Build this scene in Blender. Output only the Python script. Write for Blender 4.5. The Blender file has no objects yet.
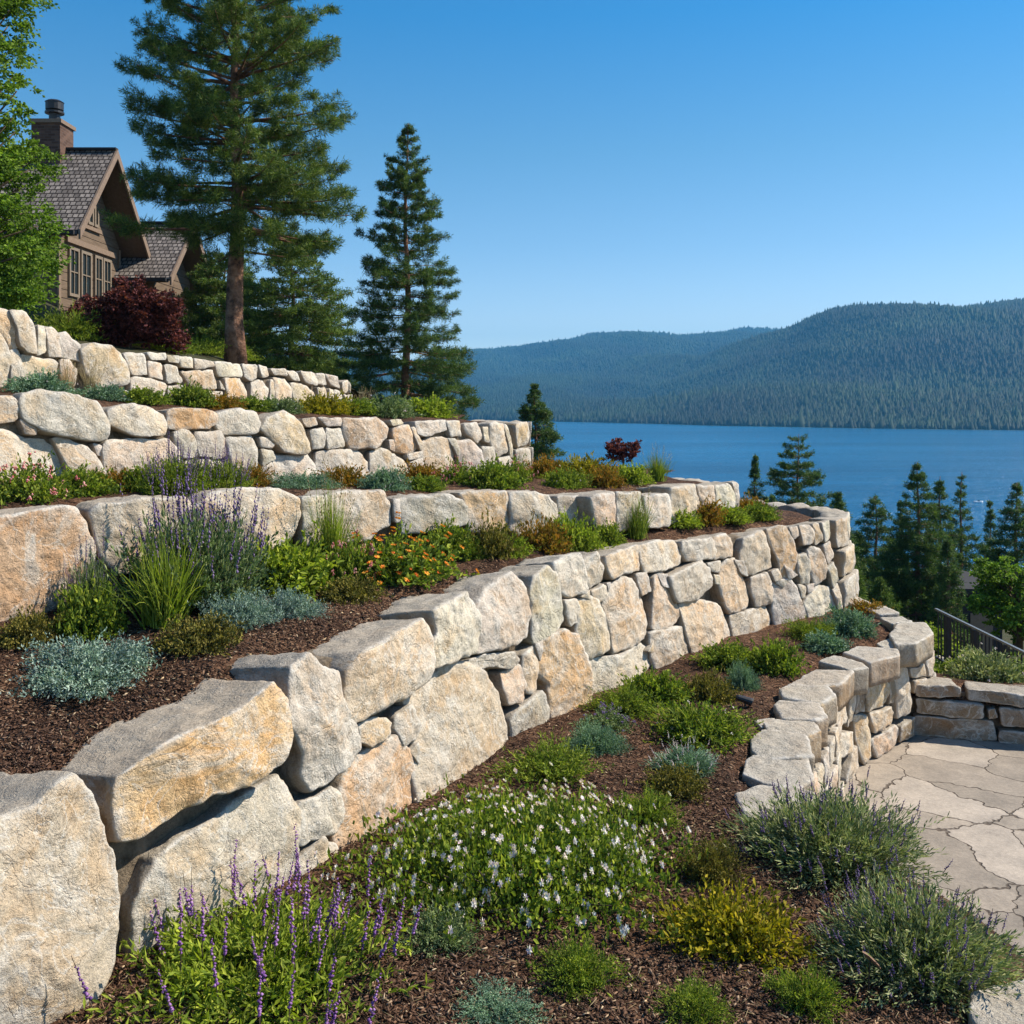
import bpy, math, random
import numpy as np
from mathutils import Vector, noise
from mathutils.bvhtree import BVHTree
R = math.radians
S = bpy.context.scene
COL = S.collection
random.seed(7)
RNG = np.random.default_rng(7)

# ------------------------------------------------------------------ camera
CAMZ = 3.2
F = 1000.0
VH = 400.0
cd = bpy.data.cameras.new('camera')
cam = bpy.data.objects.new('camera', cd)
COL.objects.link(cam)
cam.location = (0, 0, CAMZ)
cam.rotation_euler = (R(90), 0, 0)
cd.sensor_width = 36
cd.lens = 36 * F / 1024
cd.shift_y = -(512 - VH) / 1024
cd.clip_start = 0.1
cd.clip_end = 30000
S.camera = cam

# ------------------------------------------------------------------ light
SUN_AZ = 14.0       # degrees from +X towards +Y
SUN_EL = 45.0
w = bpy.data.worlds.new('World')
S.world = w
w.use_nodes = True
nt = w.node_tree
sky = nt.nodes.new('ShaderNodeTexSky')
sky.sky_type = 'NISHITA'
sky.sun_disc = False
sky.sun_elevation = R(SUN_EL)
sky.sun_rotation = R(90 - SUN_AZ)
sky.altitude = 3000
sky.air_density = 0.95
sky.dust_density = 1.0
sky.ozone_density = 10.0
bg = nt.nodes['Background']
bg.inputs['Strength'].default_value = 0.145
tint = nt.nodes.new('ShaderNodeMix')
tint.data_type = 'RGBA'
tint.blend_type = 'MULTIPLY'
tint.inputs[0].default_value = 1.0
# the clear-air colour of the sky by height above the horizon
stc = nt.nodes.new('ShaderNodeTexCoord')
sxy = nt.nodes.new('ShaderNodeSeparateXYZ')
sra = nt.nodes.new('ShaderNodeValToRGB')
els = sra.color_ramp.elements
els[0].position = 0.08; els[0].color = (1.75, 1.18, 0.76, 1)
els[1].position = 0.8; els[1].color = (0.70, 1.0, 1.0, 1)
for ps_, c_ in ((0.15, (1.25, 1.07, 0.76)), (0.24, (0.84, 1.0, 0.76)), (0.36, (0.34, 0.93, 0.88))):
    e_ = els.new(ps_); e_.color = (*c_, 1)
nt.links.new(stc.outputs['Generated'], sxy.inputs[0])
nt.links.new(sxy.outputs[2], sra.inputs[0])
nt.links.new(sra.outputs[0], tint.inputs[7])
nt.links.new(sky.outputs[0], tint.inputs[6])
nt.links.new(tint.outputs[2], bg.inputs['Color'])
sl = bpy.data.lights.new('sun', 'SUN')
sl.energy = 4.9
sl.angle = R(0.55)
sl.color = (1.0, 0.91, 0.775)
sun = bpy.data.objects.new('sun', sl)
COL.objects.link(sun)
sd = Vector((math.cos(R(SUN_EL)) * math.cos(R(SUN_AZ)), math.cos(R(SUN_EL)) * math.sin(R(SUN_AZ)), math.sin(R(SUN_EL))))
sun.rotation_euler = (-sd).to_track_quat('-Z', 'Y').to_euler()
sun.location = (20, 5, 30)
S.view_settings.view_transform = 'Standard'
S.view_settings.look = 'None'
S.view_settings.exposure = 0.66
S.view_settings.gamma = 1.0
S.cycles.max_bounces = 6
S.cycles.diffuse_bounces = 4
S.cycles.transparent_max_bounces = 12
S.cycles.volume_bounces = 0
S.cycles.use_denoising = True

# ------------------------------------------------------------------ node helpers
def newmat(name, rough=0.9, spec=0.2):
    m = bpy.data.materials.new(name)
    m.use_nodes = True
    b = m.node_tree.nodes['Principled BSDF']
    b.inputs['Roughness'].default_value = rough
    b.inputs['Specular IOR Level'].default_value = spec
    return m, m.node_tree, b

def N(t, typ, **kw):
    n = t.nodes.new(typ)
    for k, v in kw.items():
        if k in n.inputs:
            n.inputs[k].default_value = v
        else:
            setattr(n, k, v)
    return n

def L(t, a, b):
    t.links.new(a, b)

def ramp(t, fac, stops, interp='LINEAR'):
    n = t.nodes.new('ShaderNodeValToRGB')
    cr = n.color_ramp
    cr.interpolation = interp
    while len(cr.elements) < len(stops):
        cr.elements.new(0.5)
    for e, (p, c) in zip(cr.elements, stops):
        e.position = p
        e.color = (*c, 1) if len(c) == 3 else c
    L(t, fac, n.inputs[0])
    return n.outputs[0]

def mix(t, fac, a, b, mode='MIX'):
    n = t.nodes.new('ShaderNodeMix')
    n.data_type = 'RGBA'
    n.blend_type = mode
    for sock, val in ((n.inputs[0], fac), (n.inputs[6], a), (n.inputs[7], b)):
        if hasattr(val, 'is_output'):
            L(t, val, sock)
        else:
            sock.default_value = val if isinstance(val, (int, float)) else (*val, 1)
    return n.outputs[2]

def mth(t, op, a, b=0.0):
    n = t.nodes.new('ShaderNodeMath')
    n.operation = op
    for sock, val in ((n.inputs[0], a), (n.inputs[1], b)):
        if hasattr(val, 'is_output'):
            L(t, val, sock)
        else:
            sock.default_value = val
    return n.outputs[0]

def bump(t, height, bsdf, strength=0.5, dist=0.02, prev=None):
    n = t.nodes.new('ShaderNodeBump')
    n.inputs['Strength'].default_value = strength
    n.inputs['Distance'].default_value = dist
    L(t, height, n.inputs['Height'])
    if prev is not None:
        L(t, prev, n.inputs['Normal'])
    if bsdf is not None:
        L(t, n.outputs[0], bsdf.inputs['Normal'])
    return n.outputs[0]

def coords(t, scale=1.0, rnd=True):
    """object coordinates shifted by a per-object random offset"""
    tc = t.nodes.new('ShaderNodeTexCoord')
    if not rnd:
        return tc.outputs['Object']
    oi = t.nodes.new('ShaderNodeObjectInfo')
    m = N(t, 'ShaderNodeVectorMath', operation='SCALE')
    m.inputs[0].default_value = (37.0, 91.0, 53.0)
    L(t, oi.outputs['Random'], m.inputs['Scale'])
    a = N(t, 'ShaderNodeVectorMath', operation='ADD')
    L(t, tc.outputs['Object'], a.inputs[0])
    L(t, m.outputs[0], a.inputs[1])
    return a.outputs[0]

# ------------------------------------------------------------------ materials
def mat_granite():
    m, t, b = newmat('granite', 0.88, 0.25)
    co = coords(t)
    oi = t.nodes.new('ShaderNodeObjectInfo')
    base = oi.outputs['Color']
    n1 = N(t, 'ShaderNodeTexNoise', Scale=2.6, Detail=8.0, Roughness=0.62, Distortion=0.8)
    n2 = N(t, 'ShaderNodeTexNoise', Scale=7.0, Detail=7.0, Roughness=0.7)
    n3 = N(t, 'ShaderNodeTexNoise', Scale=75.0, Detail=5.0, Roughness=0.75)
    n4 = N(t, 'ShaderNodeTexVoronoi', Scale=110.0)
    n5 = N(t, 'ShaderNodeTexNoise', Scale=1.4, Detail=9.0, Roughness=0.7, Distortion=1.6)
    for n in (n1, n2, n3, n4, n5):
        L(t, co, n.inputs['Vector'])
    # iron-stained patches and pale fresh fracture patches
    ochre = mix(t, 1.0, base, (1.0, 0.76, 0.50), 'MULTIPLY')
    pale = mix(t, 0.55, base, (0.66, 0.62, 0.55))
    c = mix(t, ramp(t, n1.outputs[0], [(0.46, (0, 0, 0)), (0.70, (.75, .75, .75))]), base, ochre)
    c = mix(t, ramp(t, n5.outputs[0], [(0.50, (0, 0, 0)), (0.60, (1, 1, 1))]), c, pale)
    grey = mix(t, 1.0, base, (0.70, 0.70, 0.70), 'MULTIPLY')
    c = mix(t, ramp(t, n2.outputs[0], [(0.52, (0, 0, 0)), (0.72, (0.75, 0.75, 0.75))]), c, grey)
    # mineral grain
    c = mix(t, 1.0, c, ramp(t, n3.outputs[0], [(0.30, (0.60, 0.57, 0.53)), (0.50, (0.97, 0.97, 0.97)), (0.68, (1.16, 1.15, 1.12))]), 'MULTIPLY')
    c = mix(t, ramp(t, n4.outputs[0], [(0.04, (0.45, 0.45, 0.45)), (0.16, (0, 0, 0))]), c, (0.12, 0.10, 0.09))
    # hairline veins and cracks
    nv = N(t, 'ShaderNodeTexNoise', Scale=1.7, Detail=6.0, Roughness=0.6, Distortion=1.0)
    L(t, co, nv.inputs['Vector'])
    vein = mth(t, 'ABSOLUTE', mth(t, 'SUBTRACT', nv.outputs[0], 0.5))
    c = mix(t, ramp(t, vein, [(0.0, (0.5, 0.5, 0.5)), (0.005, (0.12, .12, .12)), (0.009, (0, 0, 0))]), c, (0.16, 0.12, 0.085))
    nv2 = N(t, 'ShaderNodeTexNoise', Scale=2.9, Detail=4.0, Roughness=0.5, Distortion=1.6)
    L(t, co, nv2.inputs['Vector'])
    vein2 = mth(t, 'ABSOLUTE', mth(t, 'SUBTRACT', nv2.outputs[0], 0.47))
    c = mix(t, ramp(t, vein2, [(0.0, (0.6, 0.6, 0.6)), (0.02, (0, 0, 0))]), c, (0.72, 0.68, 0.6))
    # weathered, lichen-grey upper side and mortar-brown joints on the flanks
    g = t.nodes.new('ShaderNodeNewGeometry')
    sp = t.nodes.new('ShaderNodeSeparateXYZ')
    L(t, g.outputs['True Normal'], sp.inputs[0])
    nz = mth(t, 'ADD', sp.outputs[2], mth(t, 'MULTIPLY', mth(t, 'SUBTRACT', n2.outputs[0], 0.5), 0.9))
    top = ramp(t, nz, [(0.45, (0, 0, 0)), (0.72, (1, 1, 1))])
    tcol = mix(t, n2.outputs[0], (0.28, 0.255, 0.22), (0.56, 0.51, 0.43))
    tcol = mix(t, ramp(t, n5.outputs[0], [(0.45, (0, 0, 0)), (0.7, (0.7, 0.7, 0.7))]), tcol, (0.36, 0.27, 0.18))
    tcol = mix(t, 1.0, tcol, ramp(t, n3.outputs[0], [(0.35, (0.55, 0.55, 0.55)), (0.62, (1.25, 1.25, 1.22))]), 'MULTIPLY')
    c = mix(t, mth(t, 'MULTIPLY', top, 0.85), c, tcol)
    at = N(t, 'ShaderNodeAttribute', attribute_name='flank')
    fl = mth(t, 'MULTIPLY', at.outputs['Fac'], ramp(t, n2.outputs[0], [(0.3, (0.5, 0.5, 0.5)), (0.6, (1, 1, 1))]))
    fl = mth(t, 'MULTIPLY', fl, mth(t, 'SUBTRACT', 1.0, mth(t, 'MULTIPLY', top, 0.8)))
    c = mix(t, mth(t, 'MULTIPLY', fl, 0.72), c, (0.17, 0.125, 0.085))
    # pale bruised arris
    ar = N(t, 'ShaderNodeAttribute', attribute_name='arris')
    c = mix(t, mth(t, 'MULTIPLY', ar.outputs['Fac'], ramp(t, n2.outputs[0], [(0.40, (0, 0, 0)), (0.6, (0.7, 0.7, 0.7))])), c, (0.68, 0.64, 0.57))
    L(t, c, b.inputs['Base Color'])
    h = mth(t, 'ADD', mth(t, 'MULTIPLY', n3.outputs[0], 0.25), n2.outputs[0])
    nb = N(t, 'ShaderNodeTexNoise', Scale=22.0, Detail=8.0, Roughness=0.72)
    L(t, co, nb.inputs['Vector'])
    h = mth(t, 'ADD', h, mth(t, 'MULTIPLY', nb.outputs[0], 0.6))
    vo = N(t, 'ShaderNodeTexVoronoi', Scale=5.5, feature='SMOOTH_F1')
    vo.inputs['Smoothness'].default_value = 0.25
    wd_ = N(t, 'ShaderNodeVectorMath', operation='SCALE'); wd_.inputs['Scale'].default_value = 0.25
    L(t, n2.outputs['Color'], wd_.inputs[0])
    wa_ = N(t, 'ShaderNodeVectorMath', operation='ADD')
    L(t, co, wa_.inputs[0]); L(t, wd_.outputs[0], wa_.inputs[1]); L(t, wa_.outputs[0], vo.inputs['Vector'])
    h = mth(t, 'ADD', h, mth(t, 'MULTIPLY', vo.outputs['Distance'], 0.9))
    crack = ramp(t, vein, [(0.0, (0, 0, 0)), (0.012, (1, 1, 1))])
    h = mth(t, 'ADD', h, mth(t, 'MULTIPLY', crack, 0.14))
    bump(t, h, b, 0.75, 0.045)
    return m

def mat_simple(name, stops, scale=6.0, rough=0.9, bumps=0.4, bd=0.02, bscale=None, spec=0.2, detail=6.0, rnd=True):
    m, t, b = newmat(name, rough, spec)
    co = coords(t, rnd=rnd)
    n = N(t, 'ShaderNodeTexNoise', Scale=scale, Detail=detail, Roughness=0.65)
    L(t, co, n.inputs['Vector'])
    L(t, ramp(t, n.outputs[0], stops), b.inputs['Base Color'])
    n2 = N(t, 'ShaderNodeTexNoise', Scale=bscale or scale * 4, Detail=6.0, Roughness=0.7)
    L(t, co, n2.inputs['Vector'])
    bump(t, n2.outputs[0], b, bumps, bd)
    return m

def mat_mulch():
    m, t, b = newmat('bark_mulch_bed', 0.95, 0.15)
    co = coords(t, rnd=False)
    v = N(t, 'ShaderNodeTexVoronoi', Scale=34.0, Randomness=1.0)
    n = N(t, 'ShaderNodeTexNoise', Scale=4.0, Detail=8.0, Roughness=0.7)
    n2 = N(t, 'ShaderNodeTexNoise', Scale=60.0, Detail=4.0, Roughness=0.7, Distortion=2.0)
    mp = N(t, 'ShaderNodeMapping')
    L(t, co, mp.inputs[0])
    wv = N(t, 'ShaderNodeVectorMath', operation='ADD')
    nn = N(t, 'ShaderNodeTexNoise', Scale=11.0, Detail=2.0)
    L(t, co, nn.inputs['Vector'])
    sc = N(t, 'ShaderNodeVectorMath', operation='SCALE')
    L(t, nn.outputs['Color'], sc.inputs[0])
    sc.inputs['Scale'].default_value = 0.12
    L(t, co, wv.inputs[0]); L(t, sc.outputs[0], wv.inputs[1])
    L(t, wv.outputs[0], v.inputs['Vector'])
    L(t, co, n.inputs['Vector']); L(t, co, n2.inputs['Vector'])
    sx = t.nodes.new('ShaderNodeSeparateColor')
    L(t, v.outputs['Color'], sx.inputs[0])
    c = ramp(t, sx.outputs[0], [(0.0, (0.034, 0.018, 0.011)), (0.45, (0.092, 0.048, 0.029)), (0.8, (0.155, 0.086, 0.053)), (1.0, (0.24, 0.15, 0.095))])
    c = mix(t, 1.0, c, ramp(t, n.outputs[0], [(0.3, (0.7, 0.7, 0.7)), (0.7, (1.25, 1.2, 1.15))]), 'MULTIPLY')
    npz = N(t, 'ShaderNodeTexNoise', Scale=0.9, Detail=3.0)
    L(t, co, npz.inputs['Vector'])
    c = mix(t, 1.0, c, ramp(t, npz.outputs[0], [(0.35, (0.72, 0.70, 0.68)), (0.65, (1.35, 1.32, 1.25))]), 'MULTIPLY')
    L(t, c, b.inputs['Base Color'])
    h = mth(t, 'ADD', mth(t, 'SUBTRACT', 1.0, v.outputs['Distance']), mth(t, 'MULTIPLY', n2.outputs[0], 0.6))
    h = mth(t, 'ADD', h, mth(t, 'MULTIPLY', sx.outputs[1], 0.8))
    bump(t, h, b, 1.0, 0.03)
    return m

def mat_island(name, stops, rough=0.8, trans=0.25, objvar=0.25, spec=0.25, nscale=2.2):
    """a colour of its own for each leaf / chip (random per mesh island) with a slight tint per plant"""
    m, t, b = newmat(name, rough, spec)
    g = t.nodes.new('ShaderNodeNewGeometry')
    c = ramp(t, g.outputs['Random Per Island'], stops)
    co = coords(t)
    n = N(t, 'ShaderNodeTexNoise', Scale=nscale, Detail=3.0)
    L(t, co, n.inputs['Vector'])
    c = mix(t, 1.0, c, ramp(t, n.outputs[0], [(0.35, (1 - objvar, 1 - objvar, 1 - objvar * 0.8)), (0.65, (1 + objvar, 1 + objvar * 0.9, 1 + objvar * 0.3))]), 'MULTIPLY')
    L(t, c, b.inputs['Base Color'])
    if trans > 0:
        tr = t.nodes.new('ShaderNodeBsdfTranslucent')
        c2 = mix(t, 1.0, c, (1.15, 1.25, 0.6), 'MULTIPLY')
        L(t, c2, tr.inputs[0])
        mx = t.nodes.new('ShaderNodeMixShader')
        mx.inputs[0].default_value = trans
        L(t, b.outputs[0], mx.inputs[1])
        L(t, tr.outputs[0], mx.inputs[2])
        L(t, mx.outputs[0], t.nodes['Material Output'].inputs['Surface'])
    return m

def mat_flag():
    m, t, b = newmat('flagstone', 0.8, 0.25)
    co = coords(t, rnd=False)
    nn = N(t, 'ShaderNodeTexNoise', Scale=1.3, Detail=4.0, Roughness=0.6)
    L(t, co, nn.inputs['Vector'])
    sc = N(t, 'ShaderNodeVectorMath', operation='SCALE')
    L(t, nn.outputs['Color'], sc.inputs[0])
    sc.inputs['Scale'].default_value = 0.55
    wv = N(t, 'ShaderNodeVectorMath', operation='ADD')
    L(t, co, wv.inputs[0]); L(t, sc.outputs[0], wv.inputs[1])
    v = N(t, 'ShaderNodeTexVoronoi', Scale=0.95, feature='DISTANCE_TO_EDGE')
    vc = N(t, 'ShaderNodeTexVoronoi', Scale=0.95)
    L(t, wv.outputs[0], v.inputs['Vector']); L(t, wv.outputs[0], vc.inputs['Vector'])
    n = N(t, 'ShaderNodeTexNoise', Scale=3.0, Detail=9.0, Roughness=0.7)
    n2 = N(t, 'ShaderNodeTexNoise', Scale=30.0, Detail=6.0, Roughness=0.7)
    L(t, co, n.inputs['Vector']); L(t, co, n2.inputs['Vector'])
    sx = t.nodes.new('ShaderNodeSeparateColor')
    L(t, vc.outputs['Color'], sx.inputs[0])
    c = ramp(t, sx.outputs[0], [(0.0, (0.25, 0.215, 0.175)), (0.5, (0.34, 0.29, 0.235)), (1.0, (0.42, 0.365, 0.305))])
    c = mix(t, 1.0, c, ramp(t, n.outputs[0], [(0.3, (0.72, 0.72, 0.72)), (0.7, (1.2, 1.18, 1.15))]), 'MULTIPLY')
    c = mix(t, 1.0, c, ramp(t, n2.outputs[0], [(0.3, (0.8, 0.8, 0.8)), (0.7, (1.12, 1.12, 1.12))]), 'MULTIPLY')
    nj = N(t, 'ShaderNodeTexNoise', Scale=2.2, Detail=2.0)
    L(t, co, nj.inputs['Vector'])
    thr = mth(t, 'MULTIPLY', nj.outputs[0], 0.019)
    d = mth(t, 'DIVIDE', v.outputs['Distance'], thr)
    j = ramp(t, d, [(0.5, (1, 1, 1)), (1.0, (0, 0, 0))])
    c = mix(t, mth(t, 'MULTIPLY', j, 0.85), c, (0.07, 0.05, 0.035))
    L(t, c, b.inputs['Base Color'])
    h = mth(t, 'ADD', mth(t, 'MULTIPLY', ramp(t, d, [(0.3, (0, 0, 0)), (1.0, (1, 1, 1))]), 1.0), mth(t, 'MULTIPLY', n.outputs[0], 0.9))
    h = mth(t, 'ADD', h, mth(t, 'MULTIPLY', n2.outputs[0], 0.2))
    bump(t, h, b, 0.8, 0.02)
    return m

def mat_water():
    m, t, b = newmat('lake_water', 0.22, 0.5)
    b.inputs['IOR'].default_value = 1.33
    co = coords(t, rnd=False)
    n = N(t, 'ShaderNodeTexNoise', Scale=0.006, Detail=5.0, Roughness=0.6)
    mp = N(t, 'ShaderNodeMapping')
    mp.inputs['Scale'].default_value = (0.25, 1.6, 1)
    L(t, co, mp.inputs[0]); L(t, mp.outputs[0], n.inputs['Vector'])
    L(t, ramp(t, n.outputs[0], [(0.35, (0.001, 0.070, 0.165)), (0.65, (0.007, 0.125, 0.27))]), b.inputs['Base Color'])
    n2 = N(t, 'ShaderNodeTexNoise', Scale=0.55, Detail=4.0, Roughness=0.6)
    mp2 = N(t, 'ShaderNodeMapping')
    mp2.inputs['Scale'].default_value = (0.5, 1.0, 1)
    L(t, co, mp2.inputs[0]); L(t, mp2.outputs[0], n2.inputs['Vector'])
    n3 = N(t, 'ShaderNodeTexNoise', Scale=0.06, Detail=6.0, Roughness=0.7)
    L(t, mp2.outputs[0], n3.inputs['Vector'])
    b1 = bump(t, n3.outputs[0], None, 1.0, 5.0)
    bump(t, n2.outputs[0], b, 0.9, 0.9, b1)
    return m

def mat_shingle():
    m, t, b = newmat('wood_shingles', 0.9, 0.15)
    co = coords(t, rnd=False)
    # courses run along X, stepping up the slope in z
    sp = t.nodes.new('ShaderNodeSeparateXYZ')
    L(t, co, sp.inputs[0])
    cb = t.nodes.new('ShaderNodeCombineXYZ')
    L(t, sp.outputs[0], cb.inputs[0])
    L(t, sp.outputs[2], cb.inputs[1])
    br = N(t, 'ShaderNodeTexBrick', offset=0.5)
    br.inputs['Color1'].default_value = (0.11, 0.098, 0.09, 1)
    br.inputs['Color2'].default_value = (0.24, 0.215, 0.195, 1)
    br.inputs['Mortar'].default_value = (0.03, 0.026, 0.024, 1)
    br.inputs['Scale'].default_value = 1.0
    br.inputs['Mortar Size'].default_value = 0.018
    br.inputs['Brick Width'].default_value = 0.17
    br.inputs['Row Height'].default_value = 0.145
    L(t, cb.outputs[0], br.inputs['Vector'])
    n = N(t, 'ShaderNodeTexNoise', Scale=9.0, Detail=6.0, Roughness=0.7)
    L(t, co, n.inputs['Vector'])
    c = mix(t, 1.0, br.outputs[0], ramp(t, n.outputs[0], [(0.3, (0.6, 0.6, 0.62)), (0.7, (1.5, 1.45, 1.4))]), 'MULTIPLY')
    L(t, c, b.inputs['Base Color'])
    saw = mth(t, 'FRACT', mth(t, 'DIVIDE', sp.outputs[2], 0.145))
    h = mth(t, 'ADD', mth(t, 'MULTIPLY', mth(t, 'SUBTRACT', 1.0, saw), 0.8), mth(t, 'MULTIPLY', br.outputs['Fac'], -0.3))
    bump(t, h, b, 1.0, 0.05)
    return m

def mat_siding():
    m, t, b = newmat('wood_siding', 0.8, 0.2)
    co = coords(t, rnd=False)
    sp = t.nodes.new('ShaderNodeSeparateXYZ')
    L(t, co, sp.inputs[0])
    fr = mth(t, 'FRACT', mth(t, 'DIVIDE', sp.outputs[2], 0.26))
    n = N(t, 'ShaderNodeTexNoise', Scale=2.0, Detail=7.0, Roughness=0.7)
    mp = N(t, 'ShaderNodeMapping')
    mp.inputs['Scale'].default_value = (1, 1, 12)
    L(t, co, mp.inputs[0]); L(t, mp.outputs[0], n.inputs['Vector'])
    c = ramp(t, n.outputs[0], [(0.3, (0.10, 0.07, 0.048)), (0.7, (0.20, 0.145, 0.10))])
    c = mix(t, ramp(t, fr, [(0.0, (1, 1, 1)), (0.07, (0, 0, 0))]), c, (0.04, 0.022, 0.015))
    L(t, c, b.inputs['Base Color'])
    bump(t, ramp(t, fr, [(0.0, (0, 0, 0)), (0.08, (1, 1, 1)), (1.0, (0.6, 0.6, 0.6))]), b, 0.8, 0.03)
    return m

def mat_brick():
    m, t, b = newmat('chimney_brick', 0.9, 0.15)
    co = coords(t, rnd=False)
    sp = t.nodes.new('ShaderNodeSeparateXYZ')
    L(t, co, sp.inputs[0])
    cb = t.nodes.new('ShaderNodeCombineXYZ')
    L(t, mth(t, 'ADD', sp.outputs[0], sp.outputs[1]), cb.inputs[0])
    L(t, sp.outputs[2], cb.inputs[1])
    br = N(t, 'ShaderNodeTexBrick')
    br.inputs['Color1'].default_value = (0.075, 0.042, 0.030, 1)
    br.inputs['Color2'].default_value = (0.16, 0.095, 0.068, 1)
    br.inputs['Mortar'].default_value = (0.12, 0.09, 0.08, 1)
    br.inputs['Scale'].default_value = 1.0
    br.inputs['Mortar Size'].default_value = 0.008
    br.inputs['Brick Width'].default_value = 0.22
    br.inputs['Row Height'].default_value = 0.08
    L(t, cb.outputs[0], br.inputs['Vector'])
    L(t, br.outputs[0], b.inputs['Base Color'])
    bump(t, br.outputs['Fac'], b, 0.6, -0.01)
    return m

def mat_plain(name, col, rough=0.6, metal=0.0, spec=0.3):
    m, t, b = newmat(name, rough, spec)
    co = coords(t)
    n = N(t, 'ShaderNodeTexNoise', Scale=14.0, Detail=5.0, Roughness=0.7)
    L(t, co, n.inputs['Vector'])
    c = mix(t, 1.0, (*col,), ramp(t, n.outputs[0], [(0.3, (0.78, 0.78, 0.78)), (0.7, (1.18, 1.18, 1.18))]), 'MULTIPLY')
    L(t, c, b.inputs['Base Color'])
    b.inputs['Metallic'].default_value = metal
    return m

M = {}
M['granite'] = mat_granite()
M['mulch'] = mat_mulch()
M['core'] = mat_simple('rubble_and_soil', [(0.3, (0.10, 0.075, 0.05)), (0.7, (0.34, 0.27, 0.19))], 9, bumps=0.9, bd=0.05)
M['flag'] = mat_flag()
M['water'] = mat_water()
M['shingle'] = mat_shingle()
M['siding'] = mat_siding()
M['brick'] = mat_brick()
M['trim'] = mat_plain('stained_trim', (0.22, 0.155, 0.11), 0.7)
M['soffit'] = mat_plain('cedar_soffit', (0.15, 0.10, 0.07), 0.8)
M['wframe'] = mat_plain('painted_window_frame', (0.22, 0.175, 0.13), 0.6)
M['black'] = mat_plain('black_metal', (0.02, 0.02, 0.022), 0.45, 0.0, 0.5)
M['steel'] = mat_plain('pale_steel', (0.30, 0.27, 0.23), 0.35, 0.6)
M['rust'] = mat_plain('rusty_metal', (0.20, 0.12, 0.08), 0.7, 0.2)
M['white'] = mat_plain('white_gelcoat', (0.8, 0.8, 0.8), 0.3)
M['darkwood'] = mat_plain('dark_stained_wood', (0.03, 0.028, 0.03), 0.8)
gm, gt, gb = newmat('window_glass', 0.08, 0.6)
gb.inputs['Base Color'].default_value = (0.02, 0.03, 0.035, 1)
M['glass'] = gm
M['hillside'] = mat_simple('hillside_soil', [(0.3, (0.035, 0.05, 0.018)), (0.55, (0.07, 0.065, 0.03)), (0.75, (0.09, 0.06, 0.035))], 0.8, bumps=1.0, bd=0.15, bscale=6, rnd=False)
M['farhill'] = mat_simple('forest_floor', [(0.35, (0.012, 0.024, 0.010)), (0.7, (0.028, 0.045, 0.018))], 0.01, bumps=0.0, rnd=False)
M['farfir'] = mat_island('distant_conifer_foliage', [(0.0, (0.005, 0.014, 0.007)), (0.6, (0.009, 0.024, 0.011)), (1.0, (0.022, 0.042, 0.018))], trans=0, objvar=0.55, nscale=0.0045)
M['chip'] = mat_island('bark_chip', [(0.0, (0.030, 0.016, 0.010)), (0.5, (0.092, 0.048, 0.029)), (0.8, (0.165, 0.09, 0.055)), (0.94, (0.27, 0.17, 0.11)), (1.0, (0.55, 0.42, 0.27))], trans=0, objvar=0.2)
M['bark'] = mat_simple('pine_bark', [(0.35, (0.07, 0.04, 0.028)), (0.5, (0.24, 0.125, 0.078)), (0.7, (0.40, 0.24, 0.16))], 5, bumps=1.0, bd=0.06, bscale=9)
M['twig'] = mat_simple('grey_twig', [(0.3, (0.07, 0.05, 0.035)), (0.7, (0.16, 0.12, 0.085))], 12, bumps=0.4)
def leaf(name, lo, mid, hi, **k):
    M[name] = mat_island(name, [(0.0, lo), (0.5, mid), (1.0, hi)], **k)
leaf('pine', (0.034, 0.077, 0.018), (0.089, 0.158, 0.03), (0.224, 0.271, 0.054), trans=0.25, rough=0.6)
leaf('fir', (0.027, 0.07, 0.021), (0.071, 0.132, 0.036), (0.165, 0.228, 0.054), trans=0.25, rough=0.6)
leaf('yellow_fir', (0.038, 0.083, 0.02), (0.108, 0.174, 0.034), (0.216, 0.281, 0.056), trans=0.2)  # lighter, yellower green for the young conifers and the dense tree
leaf('maple', (0.053, 0.108, 0.014), (0.128, 0.228, 0.026), (0.239, 0.348, 0.054), trans=0.35)
leaf('plum', (0.037, 0.013, 0.017), (0.106, 0.029, 0.034), (0.237, 0.072, 0.066), trans=0.25)
leaf('green', (0.061, 0.114, 0.016), (0.165, 0.236, 0.03), (0.351, 0.396, 0.054), trans=0.3)
leaf('lime', (0.096, 0.15, 0.017), (0.227, 0.305, 0.031), (0.418, 0.468, 0.07), trans=0.35)
leaf('sage', (0.067, 0.121, 0.048), (0.163, 0.233, 0.097), (0.326, 0.378, 0.193), trans=0.2)
leaf('lav', (0.09, 0.146, 0.055), (0.217, 0.272, 0.119), (0.508, 0.506, 0.276), trans=0.2)
leaf('blue', (0.094, 0.161, 0.132), (0.225, 0.333, 0.282), (0.425, 0.529, 0.468), trans=0.15)
leaf('teal', (0.053, 0.124, 0.07), (0.15, 0.26, 0.168), (0.315, 0.442, 0.322), trans=0.2)
leaf('olive', (0.068, 0.068, 0.016), (0.165, 0.155, 0.033), (0.3, 0.243, 0.058), trans=0.2)
leaf('yellow', (0.10, 0.11, 0.008), (0.26, 0.24, 0.015), (0.48, 0.38, 0.025), trans=0.3)
leaf('rusty', (0.108, 0.084, 0.014), (0.24, 0.182, 0.024), (0.456, 0.196, 0.036), trans=0.3)
leaf('straw', (0.20, 0.15, 0.08), (0.38, 0.30, 0.17), (0.55, 0.45, 0.28), trans=0.2)
leaf('purple', (0.15, 0.06, 0.24), (0.32, 0.14, 0.42), (0.50, 0.28, 0.58), trans=0.2, objvar=0.05)
leaf('mauve', (0.09, 0.06, 0.16), (0.20, 0.13, 0.30), (0.32, 0.24, 0.42), trans=0.2, objvar=0.05)
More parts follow.
